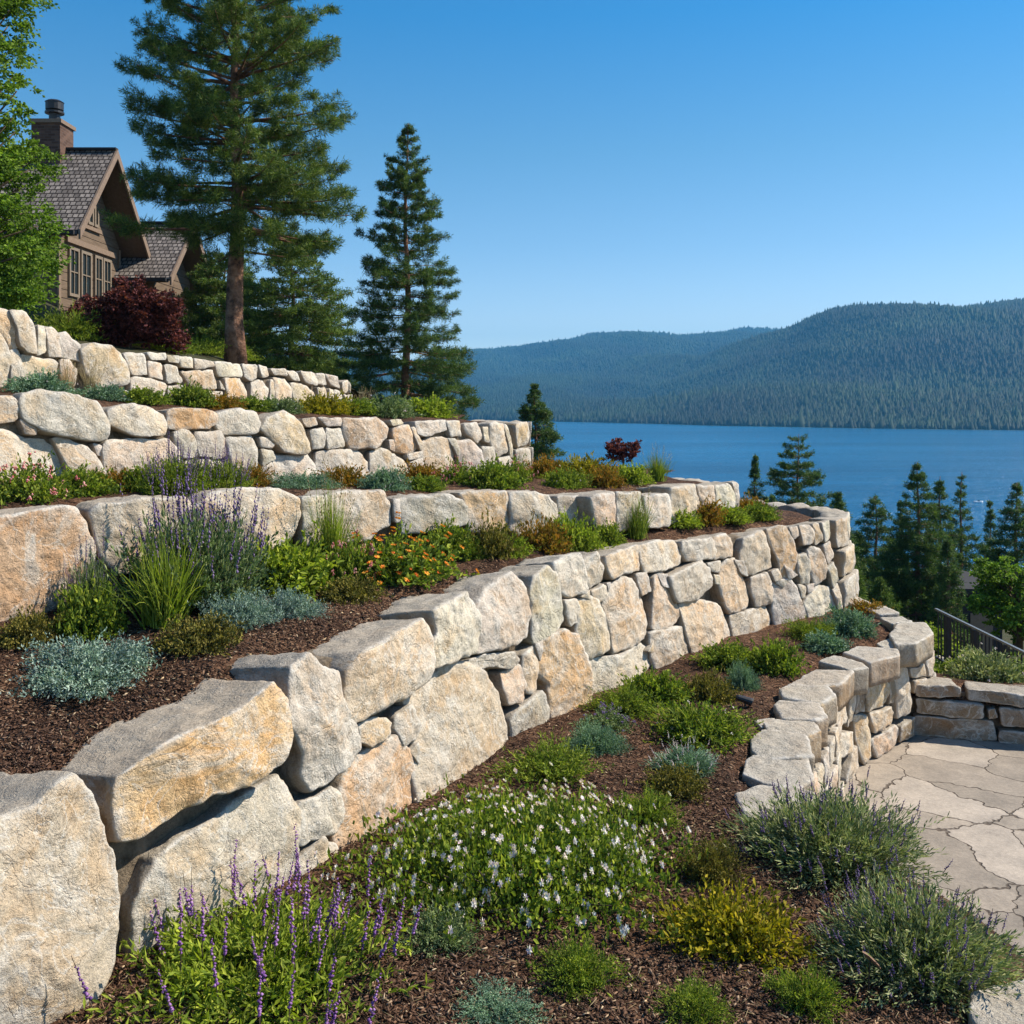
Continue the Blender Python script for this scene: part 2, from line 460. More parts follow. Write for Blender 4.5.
leaf('white_petal', (0.78, 0.56, 0.62), (0.86, 0.78, 0.78), (0.92, 0.90, 0.88), trans=0.2, objvar=0.02)
leaf('orange_petal', (0.70, 0.14, 0.03), (0.80, 0.30, 0.04), (0.85, 0.50, 0.06), trans=0.2, objvar=0.02)
leaf('pink_petal', (0.55, 0.10, 0.12), (0.68, 0.25, 0.24), (0.80, 0.50, 0.45), trans=0.2, objvar=0.02)
# ------------------------------------------------------------------ object helpers
def meta(o, label=None, cat=None, group=None, kind=None):
    if label: o['label'] = label
    if cat: o['category'] = cat
    if group: o['group'] = group
    if kind: o['kind'] = kind
    return o

def link(name, me, mat=None, parent=None, loc=None):
    o = bpy.data.objects.new(name, me)
    COL.objects.link(o)
    if mat is not None and me is not None and not me.materials:
        me.materials.append(mat)
    if loc is not None:
        o.location = loc
    if parent is not None:
        o.parent = parent
    return o

def empty(name, loc=(0, 0, 0), rz=0.0):
    o = bpy.data.objects.new(name, None)
    o.empty_display_size = 0.2
    COL.objects.link(o)
    o.location = loc
    o.rotation_euler = (0, 0, rz)
    return o

def mesh_np(name, V, Fc, smooth=False):
    """V (n,3) array; Fc (m,k) array, all faces of the same size"""
    V = np.asarray(V, dtype=np.float32); Fc = np.asarray(Fc, dtype=np.int32)
    me = bpy.data.meshes.new(name)
    me.vertices.add(len(V)); me.vertices.foreach_set('co', V.ravel())
    k = Fc.shape[1]
    me.loops.add(Fc.size); me.loops.foreach_set('vertex_index', Fc.ravel())
    me.polygons.add(len(Fc))
    me.polygons.foreach_set('loop_start', np.arange(0, Fc.size, k, dtype=np.int32))
    me.polygons.foreach_set('loop_total', np.full(len(Fc), k, dtype=np.int32))
    if smooth:
        me.polygons.foreach_set('use_smooth', np.ones(len(Fc), dtype=bool))
    me.update(calc_edges=True)
    return me

def mesh_py(name, V, Fc, smooth=False):
    me = bpy.data.meshes.new(name)
    me.from_pydata([tuple(v) for v in V], [], Fc)
    if smooth:
        me.polygons.foreach_set('use_smooth', [True] * len(me.polygons))
    me.update()
    return me

class MB:
    """collects boxes, prisms and tubes into one mesh"""
    def __init__(s): s.V = []; s.F = []
    def add(s, V, Fc):
        o = len(s.V); s.V += [tuple(v) for v in V]; s.F += [[i + o for i in f] for f in Fc]
    def box(s, a, b):
        x0, y0, z0 = a; x1, y1, z1 = b
        s.add([(x0, y0, z0), (x1, y0, z0), (x1, y1, z0), (x0, y1, z0), (x0, y0, z1), (x1, y0, z1), (x1, y1, z1), (x0, y1, z1)],
              [(0, 3, 2, 1), (4, 5, 6, 7), (0, 1, 5, 4), (1, 2, 6, 5), (2, 3, 7, 6), (3, 0, 4, 7)])
    def prism(s, pts, vec):
        n = len(pts); v = Vector(vec); P = [Vector(p) for p in pts]
        s.add(P + [p + v for p in P], [list(range(n))[::-1], list(range(n, 2 * n))] + [(i, (i + 1) % n, n + (i + 1) % n, n + i) for i in range(n)])
    def bar(s, a, b, w_, h_, up=(0, 0, 1)):
        a = Vector(a); b = Vector(b); d = (b - a).normalized(); x = d.cross(Vector(up)).normalized(); y = x.cross(d)
        x *= w_ / 2; y *= h_ / 2
        s.prism([a - x - y, a + x - y, a + x + y, a - x + y], b - a)
    def tube(s, pts, rads, k=8, cap=True):
        P = [Vector(p) for p in pts]; n = len(P); V = []; Fc = []
        for i, p in enumerate(P):
            d = (P[min(i + 1, n - 1)] - P[max(i - 1, 0)]).normalized()
            x = d.cross(Vector((0, 1, 0)) if abs(d.y) < .9 else Vector((1, 0, 0))).normalized(); y = d.cross(x)
            for j in range(k):
                a = 2 * math.pi * j / k
                V.append(p + (x * math.cos(a) + y * math.sin(a)) * rads[i])
        for i in range(n - 1):
            for j in range(k):
                Fc.append((i * k + j, i * k + (j + 1) % k, (i + 1) * k + (j + 1) % k, (i + 1) * k + j))
        if cap:
            Fc.append(list(range(k))[::-1]); Fc.append([(n - 1) * k + j for j in range(k)])
        s.add(V, Fc)
    def build(s, name, mat, parent=None, smooth=False, loc=None):
        return link(name, mesh_py(name, s.V, s.F, smooth), mat, parent, loc)

def pix(u, v, Y):
    return Vector(((u - 512) / F * Y, Y, CAMZ - (v - VH) / F * Y))

def fbm(p, o=4):
    return noise.fractal(p, 1.0, 2.0, o)

# ------------------------------------------------------------------ walls
def crom(P, k=6):
    """Catmull-Rom through rows of numbers"""
    P = np.array(P, float); out = []
    Q = np.vstack([2 * P[0] - P[1], P, 2 * P[-1] - P[-2]])
    for i in range(1, len(Q) - 2):
        for j in range(k):
            t = j / k
            out.append(.5 * ((2 * Q[i]) + (Q[i + 1] - Q[i - 1]) * t + (2 * Q[i - 1] - 5 * Q[i] + 4 * Q[i + 1] - Q[i + 2]) * t * t + (3 * Q[i] - Q[i - 1] - 3 * Q[i + 1] + Q[i + 2]) * t ** 3))
    out.append(P[-1])
    return np.array(out)

class Line:
    """the foot of a wall: rows of x, y, foot z, top z; its face looks to the right of the direction of travel"""
    def __init__(s, pts, batter):
        s.P = crom(pts, 6); s.b = batter
        d = np.gradient(s.P[:, :2], axis=0)
        d /= np.linalg.norm(d, axis=1)[:, None]
        s.n = np.stack([d[:, 1], -d[:, 0]], 1)
        seg = np.linalg.norm(np.diff(s.P[:, :2], axis=0), axis=1)
        s.s = np.concatenate([[0], np.cumsum(seg)])
    def hit(s, u, v, out=0.0):
        dx = (u - 512) / F; dz = -(v - VH) / F
        off = -out; res = None
        for it in range(6):
            Q = s.P[:, :2] - s.n * off
            g = Q[:, 0] - dx * Q[:, 1]
            best = None
            for i in range(len(Q) - 1):
                if g[i] * g[i + 1] <= 0 and abs(g[i] - g[i + 1]) > 1e-9 and s.n[i] @ Q[i] < 0.03 * Q[i, 1]:
                    t = g[i] / (g[i] - g[i + 1]); Y = Q[i, 1] + t * (Q[i + 1, 1] - Q[i, 1])
                    if Y > 0 and (best is None or Y < best[0]): best = (Y, i, t)
            if best is None:
                gg = np.where(np.einsum('ij,ij->i', s.n, Q) < .15 * Q[:, 1], np.abs(g), 1e9); i = min(int(np.argmin(gg)), len(Q) - 2); t = 0.0; best = (Q[i, 1], i, t)
            Y, i, t = best
            zb = s.P[i, 2] + t * (s.P[i + 1, 2] - s.P[i, 2])
            z = CAMZ + dz * Y
            off = s.b * max(0, z - zb) - out
            nn = s.n[i] * (1 - t) + s.n[i + 1] * t; nn /= np.linalg.norm(nn)
            res = (Vector((dx * Y, Y, z)), Vector((nn[0], nn[1], 0)), s.s[i] + t * (s.s[i + 1] - s.s[i]))
        return res
    def at(s, q, h, out=0.0):
        q = min(max(q, 0), s.s[-1] - 1e-6); i = int(np.searchsorted(s.s, q, side='right')) - 1
        t = (q - s.s[i]) / (s.s[i + 1] - s.s[i])
        p = s.P[i] * (1 - t) + s.P[i + 1] * t; nn = s.n[i] * (1 - t) + s.n[i + 1] * t; nn /= np.linalg.norm(nn)
        o = s.b * max(0, h) - out
        return Vector((p[0] - nn[0] * o, p[1] - nn[1] * o, p[2] + h)), Vector((nn[0], nn[1], 0))

SEED = [0]
def stone_mesh(pts, n, depth, fine, rough=1.0, tp=0.93, tilt_k=1.0):
    """a quarried block: traced front face, chiselled to facets, bruised arris, rough flanks running back into the bank"""
    SEED[0] += 1
    rnd = random.Random(SEED[0] * 13 + 5)
    c = sum(pts, Vector()) / len(pts)
    n = n.normalized()
    tx = (Vector((0, 0, 1)).cross(n) if abs(n.z) < .9 else Vector((1, 0, 0))).normalized(); ty = n.cross(tx)
    P = [((p - c).dot(tx), (p - c).dot(ty)) for p in pts]
    A = sum(P[i][0] * P[(i + 1) % len(P)][1] - P[(i + 1) % len(P)][0] * P[i][1] for i in range(len(P))) / 2
    if A < 0: P = P[::-1]
    A = abs(A); size = math.sqrt(max(A, 1e-4))
    # round the traced corners once, then walk round evenly
    Q = []
    for i in range(len(P)):
        a, b = P[i], P[(i + 1) % len(P)]
        Q += [(a[0] * .955 + b[0] * .045, a[1] * .955 + b[1] * .045), (a[0] * .045 + b[0] * .955, a[1] * .045 + b[1] * .955)]
    Q = np.array(Q); per = np.linalg.norm(np.roll(Q, -1, 0) - Q, axis=1); cum = np.concatenate([[0], np.cumsum(per)])
    step = fine
    m = int(min(max(cum[-1] / step, 20), 170))
    qs = np.linspace(0, cum[-1], m, endpoint=False); Qc = np.vstack([Q, Q[:1]])
    O = np.stack([np.interp(qs, cum, Qc[:, 0]), np.interp(qs, cum, Qc[:, 1])], 1)
    # centroid of the outline
    ctr = O.mean(0)
    r = size * .5
    ch = min(.03, size * .055) * rnd.uniform(.7, 1.2)
    dmax = max(depth, .1)
    # facets of the split face
    fac = []
    for k in range(rnd.choice((3, 4, 5))):
        a = rnd.uniform(0, 2 * math.pi); tilt = rnd.uniform(.05, .24) * tilt_k
        fac.append((math.cos(a) * tilt, math.sin(a) * tilt, rnd.uniform(0, .04) * size))
    fac.append((0, 0, .02 * size))
    def relief(x, y):
        return min(fa[0] * x + fa[1] * y + fa[2] for fa in fac)
    rings = []
    nb = max(3, int(dmax / (step * 2.2)))
    for j in range(nb, 0, -1):
        f = j / nb
        rings.append((1 - (1 - tp) * f ** 1.5, 0.0, -ch - (dmax - ch) * f, 1.0, 0.0))
    rings += [(1.0, 0.0, -ch * 1.0, .9, .3), (1.0, ch * .22, -ch * .35, .35, 1.0), (1.0, ch * .75, -ch * .05, 0.0, 1.0)]
    ni = max(3, int(r / step))
    for j in range(1, ni):
        rings.append((None, j / ni, 0, 0.0, max(0.0, .5 - j / ni * 3)))
    seed = Vector((rnd.uniform(0, 99), rnd.uniform(0, 99), rnd.uniform(0, 99)))
    V = []; FL = []; AR = []
    amp = rough * .03 * min(1.0, size / .35)
    rad = np.linalg.norm(O - ctr, axis=1)
    for sc, ins, dep, fl, ar in rings:
        for i in range(m):
            ox, oy = O[i] - ctr
            if sc is None:
                k = (1 - ch * .75 / max(rad[i], .02)) * (1 - ins); d = 0.0
            else:
                k = sc * (1 - ins / max(rad[i], .02)); d = dep
            x = ox * k; y = oy * k
            edge = 1.0 if sc is not None and d < -ch * .9 else 0.0
            hgt = relief(x, y) * (0.0 if edge else 1.0) if sc is None else relief(x, y) * max(0, 1 + d / max(dmax * .5, .05))
            hgt = max(hgt, -.10 * size)
            p = c + tx * (x + ctr[0]) + ty * (y + ctr[1]) + n * (d + hgt)
            q = p * (1.6 / max(size, .25)) + seed
            nv = Vector((noise.noise(q), noise.noise(q + Vector((31, 0, 0))), noise.noise(q + Vector((0, 47, 0))))) * 1.0
            q2 = p * 11 + seed
            nf = noise.fractal(q2, .9, 2.1, 3)
            vd = noise.voronoi(p * (2.6 / max(size, .3)) + seed)[0]
            nf += (.45 - vd[0]) * 2.4 * rough
            if sc is None:
                p = p + nv * amp * .35 + n * nf * amp * .42
            else:
                outd = (tx * ox + ty * oy).normalized() if rad[i] > 1e-4 else n
                p = p + nv * amp * .55 + outd * nf * amp * .45 + n * nf * amp * .3
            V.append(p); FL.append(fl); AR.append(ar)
    V.append(c + tx * ctr[0] + ty * ctr[1] + n * relief(0, 0)); FL.append(0); AR.append(0)
    V.append(c + tx * ctr[0] + ty * ctr[1] - n * dmax); FL.append(1); AR.append(0)
    nr = len(rings); Fc = []
    for a in range(nr - 1):
        for i in range(m):
            j = (i + 1) % m
            Fc.append((a * m + i, a * m + j, (a + 1) * m + j, (a + 1) * m + i))
    e = len(V) - 2
    for i in range(m):
        j = (i + 1) % m
        Fc.append(((nr - 1) * m + i, (nr - 1) * m + j, e))
        Fc.append((j, i, e + 1))
    V = [p - c for p in V]
    me = mesh_py('stone', V, Fc, True)
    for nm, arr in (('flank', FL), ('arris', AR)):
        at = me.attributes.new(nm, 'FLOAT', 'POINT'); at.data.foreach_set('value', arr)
    return me, c

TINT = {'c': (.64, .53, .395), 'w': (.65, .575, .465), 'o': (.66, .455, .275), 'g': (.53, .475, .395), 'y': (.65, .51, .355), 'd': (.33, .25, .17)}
def put_stone(parent, pts, n, depth, fine, tint, rough=1.0, name='stone', tp=.93, tilt_k=1.0):
    me, c = stone_mesh(pts, n, depth, fine, rough, tp, tilt_k)
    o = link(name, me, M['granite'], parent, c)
    rr = random.Random(SEED[0])
    if not tint: tint = rr.choice('ccccwwwygyyo')
    k = rr.uniform(.88, 1.08); cc = TINT[tint]
    o.color = (cc[0] * k, cc[1] * k * rr.uniform(.97, 1.03), cc[2] * k * rr.uniform(.93, 1.06), 1)
    return o

def core(parent, ln, back, low=.25, drop=.16, thick=.5, h0=None):
    """packed soil and rubble behind the stones"""
    V = []; n = 0
    for i in range(len(ln.P)):
        q = ln.s[i]; h = ln.P[i, 3] - ln.P[i, 2] - drop
        for hh, bk in ((-low, back), (h, back), (h, back + thick), (-low, back + thick)):
            p, nn = ln.at(q, max(hh, 0)); V.append(Vector((p.x - nn.x * bk, p.y - nn.y * bk, ln.P[i, 2] + hh)))
        n += 1
    Fc = []
    for i in range(n - 1):
        for j in range(4):
            a = i * 4 + j; b_ = i * 4 + (j + 1) % 4
            Fc.append((a, a + 4, b_ + 4, b_))
    Fc += [(0, 1, 2, 3), tuple((n - 1) * 4 + k for k in (3, 2, 1, 0))]
    return link('packed_rubble', mesh_py('packed_rubble', V, Fc), M['core'], parent)

def wall(label, ln, stones, depth, fine, back=.2, grow=1.0, rough=1.0, group='dry stone retaining walls of the terraces'):
    root = empty('retaining_wall', tuple(ln.at(ln.s[-1] * .5, 0)[0]))
    meta(root, label, 'wall', group)
    inv = -root.location
    core(root, ln, back).location = inv
    for st in stones:
        opt = {}
        if isinstance(st[0], dict): opt = st[0]; st = st[1:]
        out = opt.get('out', 0.0)
        H = [ln.hit(u, v, out) for u, v in st]
        pts = [h[0] for h in H]
        cc = sum(pts, Vector()) / len(pts)
        g = grow * opt.get('grow', 1.0)
        pts = [cc + (p - cc) * g for p in pts]
        nn = sum((h[1] for h in H), Vector()).normalized()
        nn = (nn + Vector((0, 0, ln.b))).normalized() if ln.b and len(pts) else nn
        o = put_stone(root, pts, nn, opt.get('d', depth), opt.get('fine', fine), opt.get('t'), opt.get('rough', rough), tp=opt.get('tp', .93))
        o.location = Vector(o.location) + inv
    return root
# ================================================================== the terraces
A = Line([(-4.0, 1.8, 0, 1.0), (-3.1, 3.9, 0, 1.05), (-2.6, 4.75, 0, 1.1), (-2.02, 5.7, 0, 1.12), (-1.2, 6.95, 0, 1.40), (-.59, 8.2, 0, 1.45), (.08, 9.5, 0, 1.50),
          (.94, 10.7, 0, 1.52), (2.4, 12.7, 0, 1.46), (3.45, 13.9, 0, 1.42), (4.75, 14.95, 0, 1.38), (5.4, 15.6, 0, 1.36), (5.72, 16.5, 0, 1.36), (5.5, 17.4, 0, 1.36), (4.7, 18.3, 0, 1.36), (3.2, 19.0, 0, 1.36)], .15)
D = Line([(-5.7, 6.0, 1.42, 2.3), (-4.6, 7.3, 1.45, 2.33), (-4.1, 8.0, 1.5, 2.33), (-2.1, 9.9, 1.5, 2.27), (-.38, 11.55, 1.5, 2.13), (1.0, 12.85, 1.5, 2.0), (2.4, 14.3, 1.48, 1.97), (3.55, 15.7, 1.45, 1.9), (3.75, 16.4, 1.42, 1.88), (3.4, 17.2, 1.4, 1.88), (2.4, 17.9, 1.4, 1.85)], .06)
E = Line([(-6.2, 7.6, 2.4, 3.25), (-5.3, 8.8, 2.38, 3.25), (-4.8, 9.4, 2.35, 3.23), (-2.65, 12.5, 2.2, 3.0), (.02, 16.1, 2.08, 2.84), (.38, 16.8, 2.06, 2.82), (.2, 17.7, 2.06, 2.82), (-.6, 18.5, 2.1, 2.82)], .10)
FW = Line([(-7.6, 8.5, 3.4, 4.4), (-6.6, 10.4, 3.38, 4.3), (-5.9, 11.5, 3.37, 4.15), (-5.5, 12.4, 3.34, 3.88), (-4.4, 14.7, 3.25, 3.74), (-3.1, 17.9, 3.11, 3.62), (-2.98, 18.6, 3.1, 3.6), (-3.6, 19.3, 3.1, 3.6)], .08)
B = Line([(2.75, 2.0, -1.26, 0), (2.8, 4.0, -1.26, 0), (2.95, 4.9, -1.26, 0), (3.3, 5.8, -1.26, 0), (3.35, 6.6, -1.26, 0), (3.0, 7.45, -1.26, 0), (2.62, 8.0, -1.26, 0), (2.55, 8.6, -1.26, 0), (2.93, 9.38, -1.26, 0), (3.57, 10.75, -1.26, 0), (4.16, 12.0, -1.26, 0),
          (5.3, 13.15, -1.26, 0), (5.86, 13.75, -1.26, 0), (6.08, 14.6, -1.26, 0), (5.95, 15.6, -1.26, 0), (5.4, 16.7, -1.26, 0)], .06)
CW = Line([(5.2, 13.3, -1.26, -.52), (6.62, 12.93, -1.26, -.56), (8.5, 12.4, -1.26, -.6), (10.5, 11.7, -1.26, -.6)], .02)

def shifted(ln, back, z=None, dz=0.0, top=True, s0=0.0, s1=1.0, k=60):
    out = []
    for i in range(k):
        q = ln.s[-1] * (s0 + (s1 - s0) * i / (k - 1))
        p, nn = ln.at(q, 0)
        j = min(int(np.searchsorted(ln.s, q)), len(ln.s) - 1)
        zz = np.interp(q, ln.s, ln.P[:, 3 if top else 2]) + dz
        h = (zz - np.interp(q, ln.s, ln.P[:, 2])) * ln.b if top else 0
        out.append(Vector((p.x - nn.x * (back + h), p.y - nn.y * (back + h), zz)))
    return out

def resample(P, k):
    P = np.array([tuple(p) for p in P], float); c = np.concatenate([[0], np.cumsum(np.linalg.norm(np.diff(P, axis=0), axis=1))])
    q = np.linspace(0, c[-1], k)
    return np.stack([np.interp(q, c, P[:, i]) for i in range(3)], 1)

GROUND = []
def loft(name, rows, mat, k=220, sub=(6,), amp=.02, label=None, rs=True):
    Rw = [resample(r, k) for r in rows]
    V = []
    for a in range(len(Rw) - 1):
        n_ = sub[min(a, len(sub) - 1)]
        for j in range(n_):
            V.append(Rw[a] + (Rw[a + 1] - Rw[a]) * (j / n_))
    V.append(Rw[-1]); m = len(V); V = np.concatenate(V)
    V[:, 2] += [noise.fractal(Vector((p[0] * 1.3, p[1] * 1.3, 3.3)), 1, 2, 4) * amp for p in V]
    idx = np.arange(m * k).reshape(m, k)
    Fc = np.stack([idx[:-1, :-1].ravel(), idx[:-1, 1:].ravel(), idx[1:, 1:].ravel(), idx[1:, :-1].ravel()], 1)
    o = link(name, mesh_np(name, V, Fc, True), mat)
    meta(o, kind='structure')
    # face upwards
    me = o.data
    if sum(p.normal.z for p in me.polygons[:50]) < 0:
        me.flip_normals()
    GROUND.append((V, Fc))
    return o

# lower bed between the tall wall and the patio wall
loft('mulch_bed', [shifted(B, .10, top=True, dz=-.30, k=90), shifted(B, .42, dz=-.10, k=90), shifted(B, .62, dz=-.02, k=90), shifted(A, .30, top=False, dz=0.03, k=90)], M['mulch'], sub=(2, 2, 30), amp=.03)
# second bed
loft('mulch_bed', [shifted(A, .20, dz=-.45), shifted(A, .48, dz=-.14), shifted(A, .72, dz=-.05), shifted(D, .35, top=False, dz=.02)], M['mulch'], sub=(2, 2, 24), amp=.03)
# third bed, running on past the end of the wall above it
backE = shifted(E, .3, top=False, s1=.80) + [Vector((1.1, 17.7, 2.03)), Vector((2.2, 18.3, 1.98)), Vector((3.0, 18.3, 1.9))]
loft('mulch_bed', [shifted(D, .15, dz=-.35), shifted(D, .42, dz=-.08), shifted(D, .7, dz=-.02), backE], M['mulch'], sub=(2, 2, 20), amp=.03)
backF = shifted(FW, .25, top=False, s1=.88) + [Vector((-2.2, 19.5, 3.0)), Vector((-.9, 19.6, 2.9))]
loft('mulch_bed', [shifted(E, .15, dz=-.3), shifted(E, .42, dz=-.08), shifted(E, .65, dz=-.02), backF], M['mulch'], sub=(2, 2, 16), amp=.02)
loft('house_lawn', [shifted(FW, .15, dz=-.3), shifted(FW, .45, dz=-.06), [Vector((-9.5, 11, 4.6)), Vector((-9, 16, 4.4)), Vector((-7, 20, 4.15)), Vector((-3.5, 23, 3.4))],
     [Vector((-17, 14, 6.0)), Vector((-14.5, 24, 5.7)), Vector((-11, 30, 5.2)), Vector((-3, 33, 2.6))], [Vector((-40, 20, 8)), Vector((-36, 40, 8.5)), Vector((-20, 52, 6)), Vector((-2, 50, 0.2))]],
     M['hillside'], sub=(2, 10, 12, 10), amp=.06, k=160)
# patio
me = mesh_py('patio', [(2.2, 1.5, -1.26), (13, 1.5, -1.26), (13, 13.8, -1.26), (2.2, 13.8, -1.26)], [(0, 1, 2, 3)])
meta(link('patio_paving', me, M['flag']), kind='structure')
GROUND.append((np.array([(2.2, 1.5, -1.26), (13, 1.5, -1.26), (13, 13.8, -1.26), (2.2, 13.8, -1.26)]), np.array([[0, 1, 2, 3]])))
# bed behind the low wall
loft('mulch_bed', [shifted(CW, .1, dz=-.25, k=40), shifted(CW, .45, dz=-.06, k=40), [Vector((5.7, 14.6, -.75)), Vector((7.4, 14.8, -.95)), Vector((11, 14.0, -1.3))], [Vector((5.7, 16.8, -1.3)), Vector((8, 17.5, -1.9)), Vector((12, 17, -2.6))]],
     M['mulch'], sub=(2, 8, 8), amp=.03, k=80)

def sstep(x, a, b):
    t = np.clip((x - a) / (b - a), 0, 1); return t * t * (3 - 2 * t)
def hill(x, y):
    xx = np.maximum(x, -15)
    z = 2.9 - .4406 * np.minimum(xx, 8) - .12 * np.clip(x - 8, 0, 16) - .5 * np.maximum(x - 24, 0) - .1096 * y
    q = sstep(y, 14, 17.5) * 8.5
    z = z - 7.0 * (1 - sstep(y, 19, 24)) * (1 - sstep(x + q, 13, 16))
    far = np.maximum(y - 60, 0)
    return z - far * .02
gx = np.concatenate([np.linspace(-300, -42, 14), np.linspace(-40, 45, 120), np.linspace(48, 400, 30)])
gy = np.concatenate([np.linspace(-60, -4, 8), np.linspace(-2, 70, 100), np.linspace(74, 420, 50)])
X, Yg = np.meshgrid(gx, gy); Z = hill(X, Yg)
Z += np.array([noise.fractal(Vector((a * .12, b_ * .12, 0)), 1, 2, 4) for a, b_ in zip(X.ravel(), Yg.ravel())]).reshape(Z.shape) * .5
V = np.stack([X.ravel(), Yg.ravel(), np.maximum(Z.ravel(), -45)], 1); ix = np.arange(X.size).reshape(X.shape)
Fc = np.stack([ix[:-1, :-1].ravel(), ix[:-1, 1:].ravel(), ix[1:, 1:].ravel(), ix[1:, :-1].ravel()], 1)
meta(link('hillside', mesh_np('hillside', V, Fc, True), M['hillside']), kind='structure')
GROUND.append((V, Fc))

# one tree for every question "what is below this pixel / this spot"
gv = []; gf = []; o_ = 0
for V_, F_ in GROUND:
    gv += [tuple(p) for p in V_]; gf += [tuple(int(i) + o_ for i in f) for f in F_]; o_ += len(V_)
BVH = BVHTree.FromPolygons(gv, gf)
def on_ground(u, v):
    d = Vector(((u - 512) / F, 1, -(v - VH) / F)).normalized()
    h = BVH.ray_cast(Vector((0, 0, CAMZ)), d)
    return h[0]
def drop(x, y, top=30):
    h = BVH.ray_cast(Vector((x, y, top)), Vector((0, 0, -1)))
    return h[0]

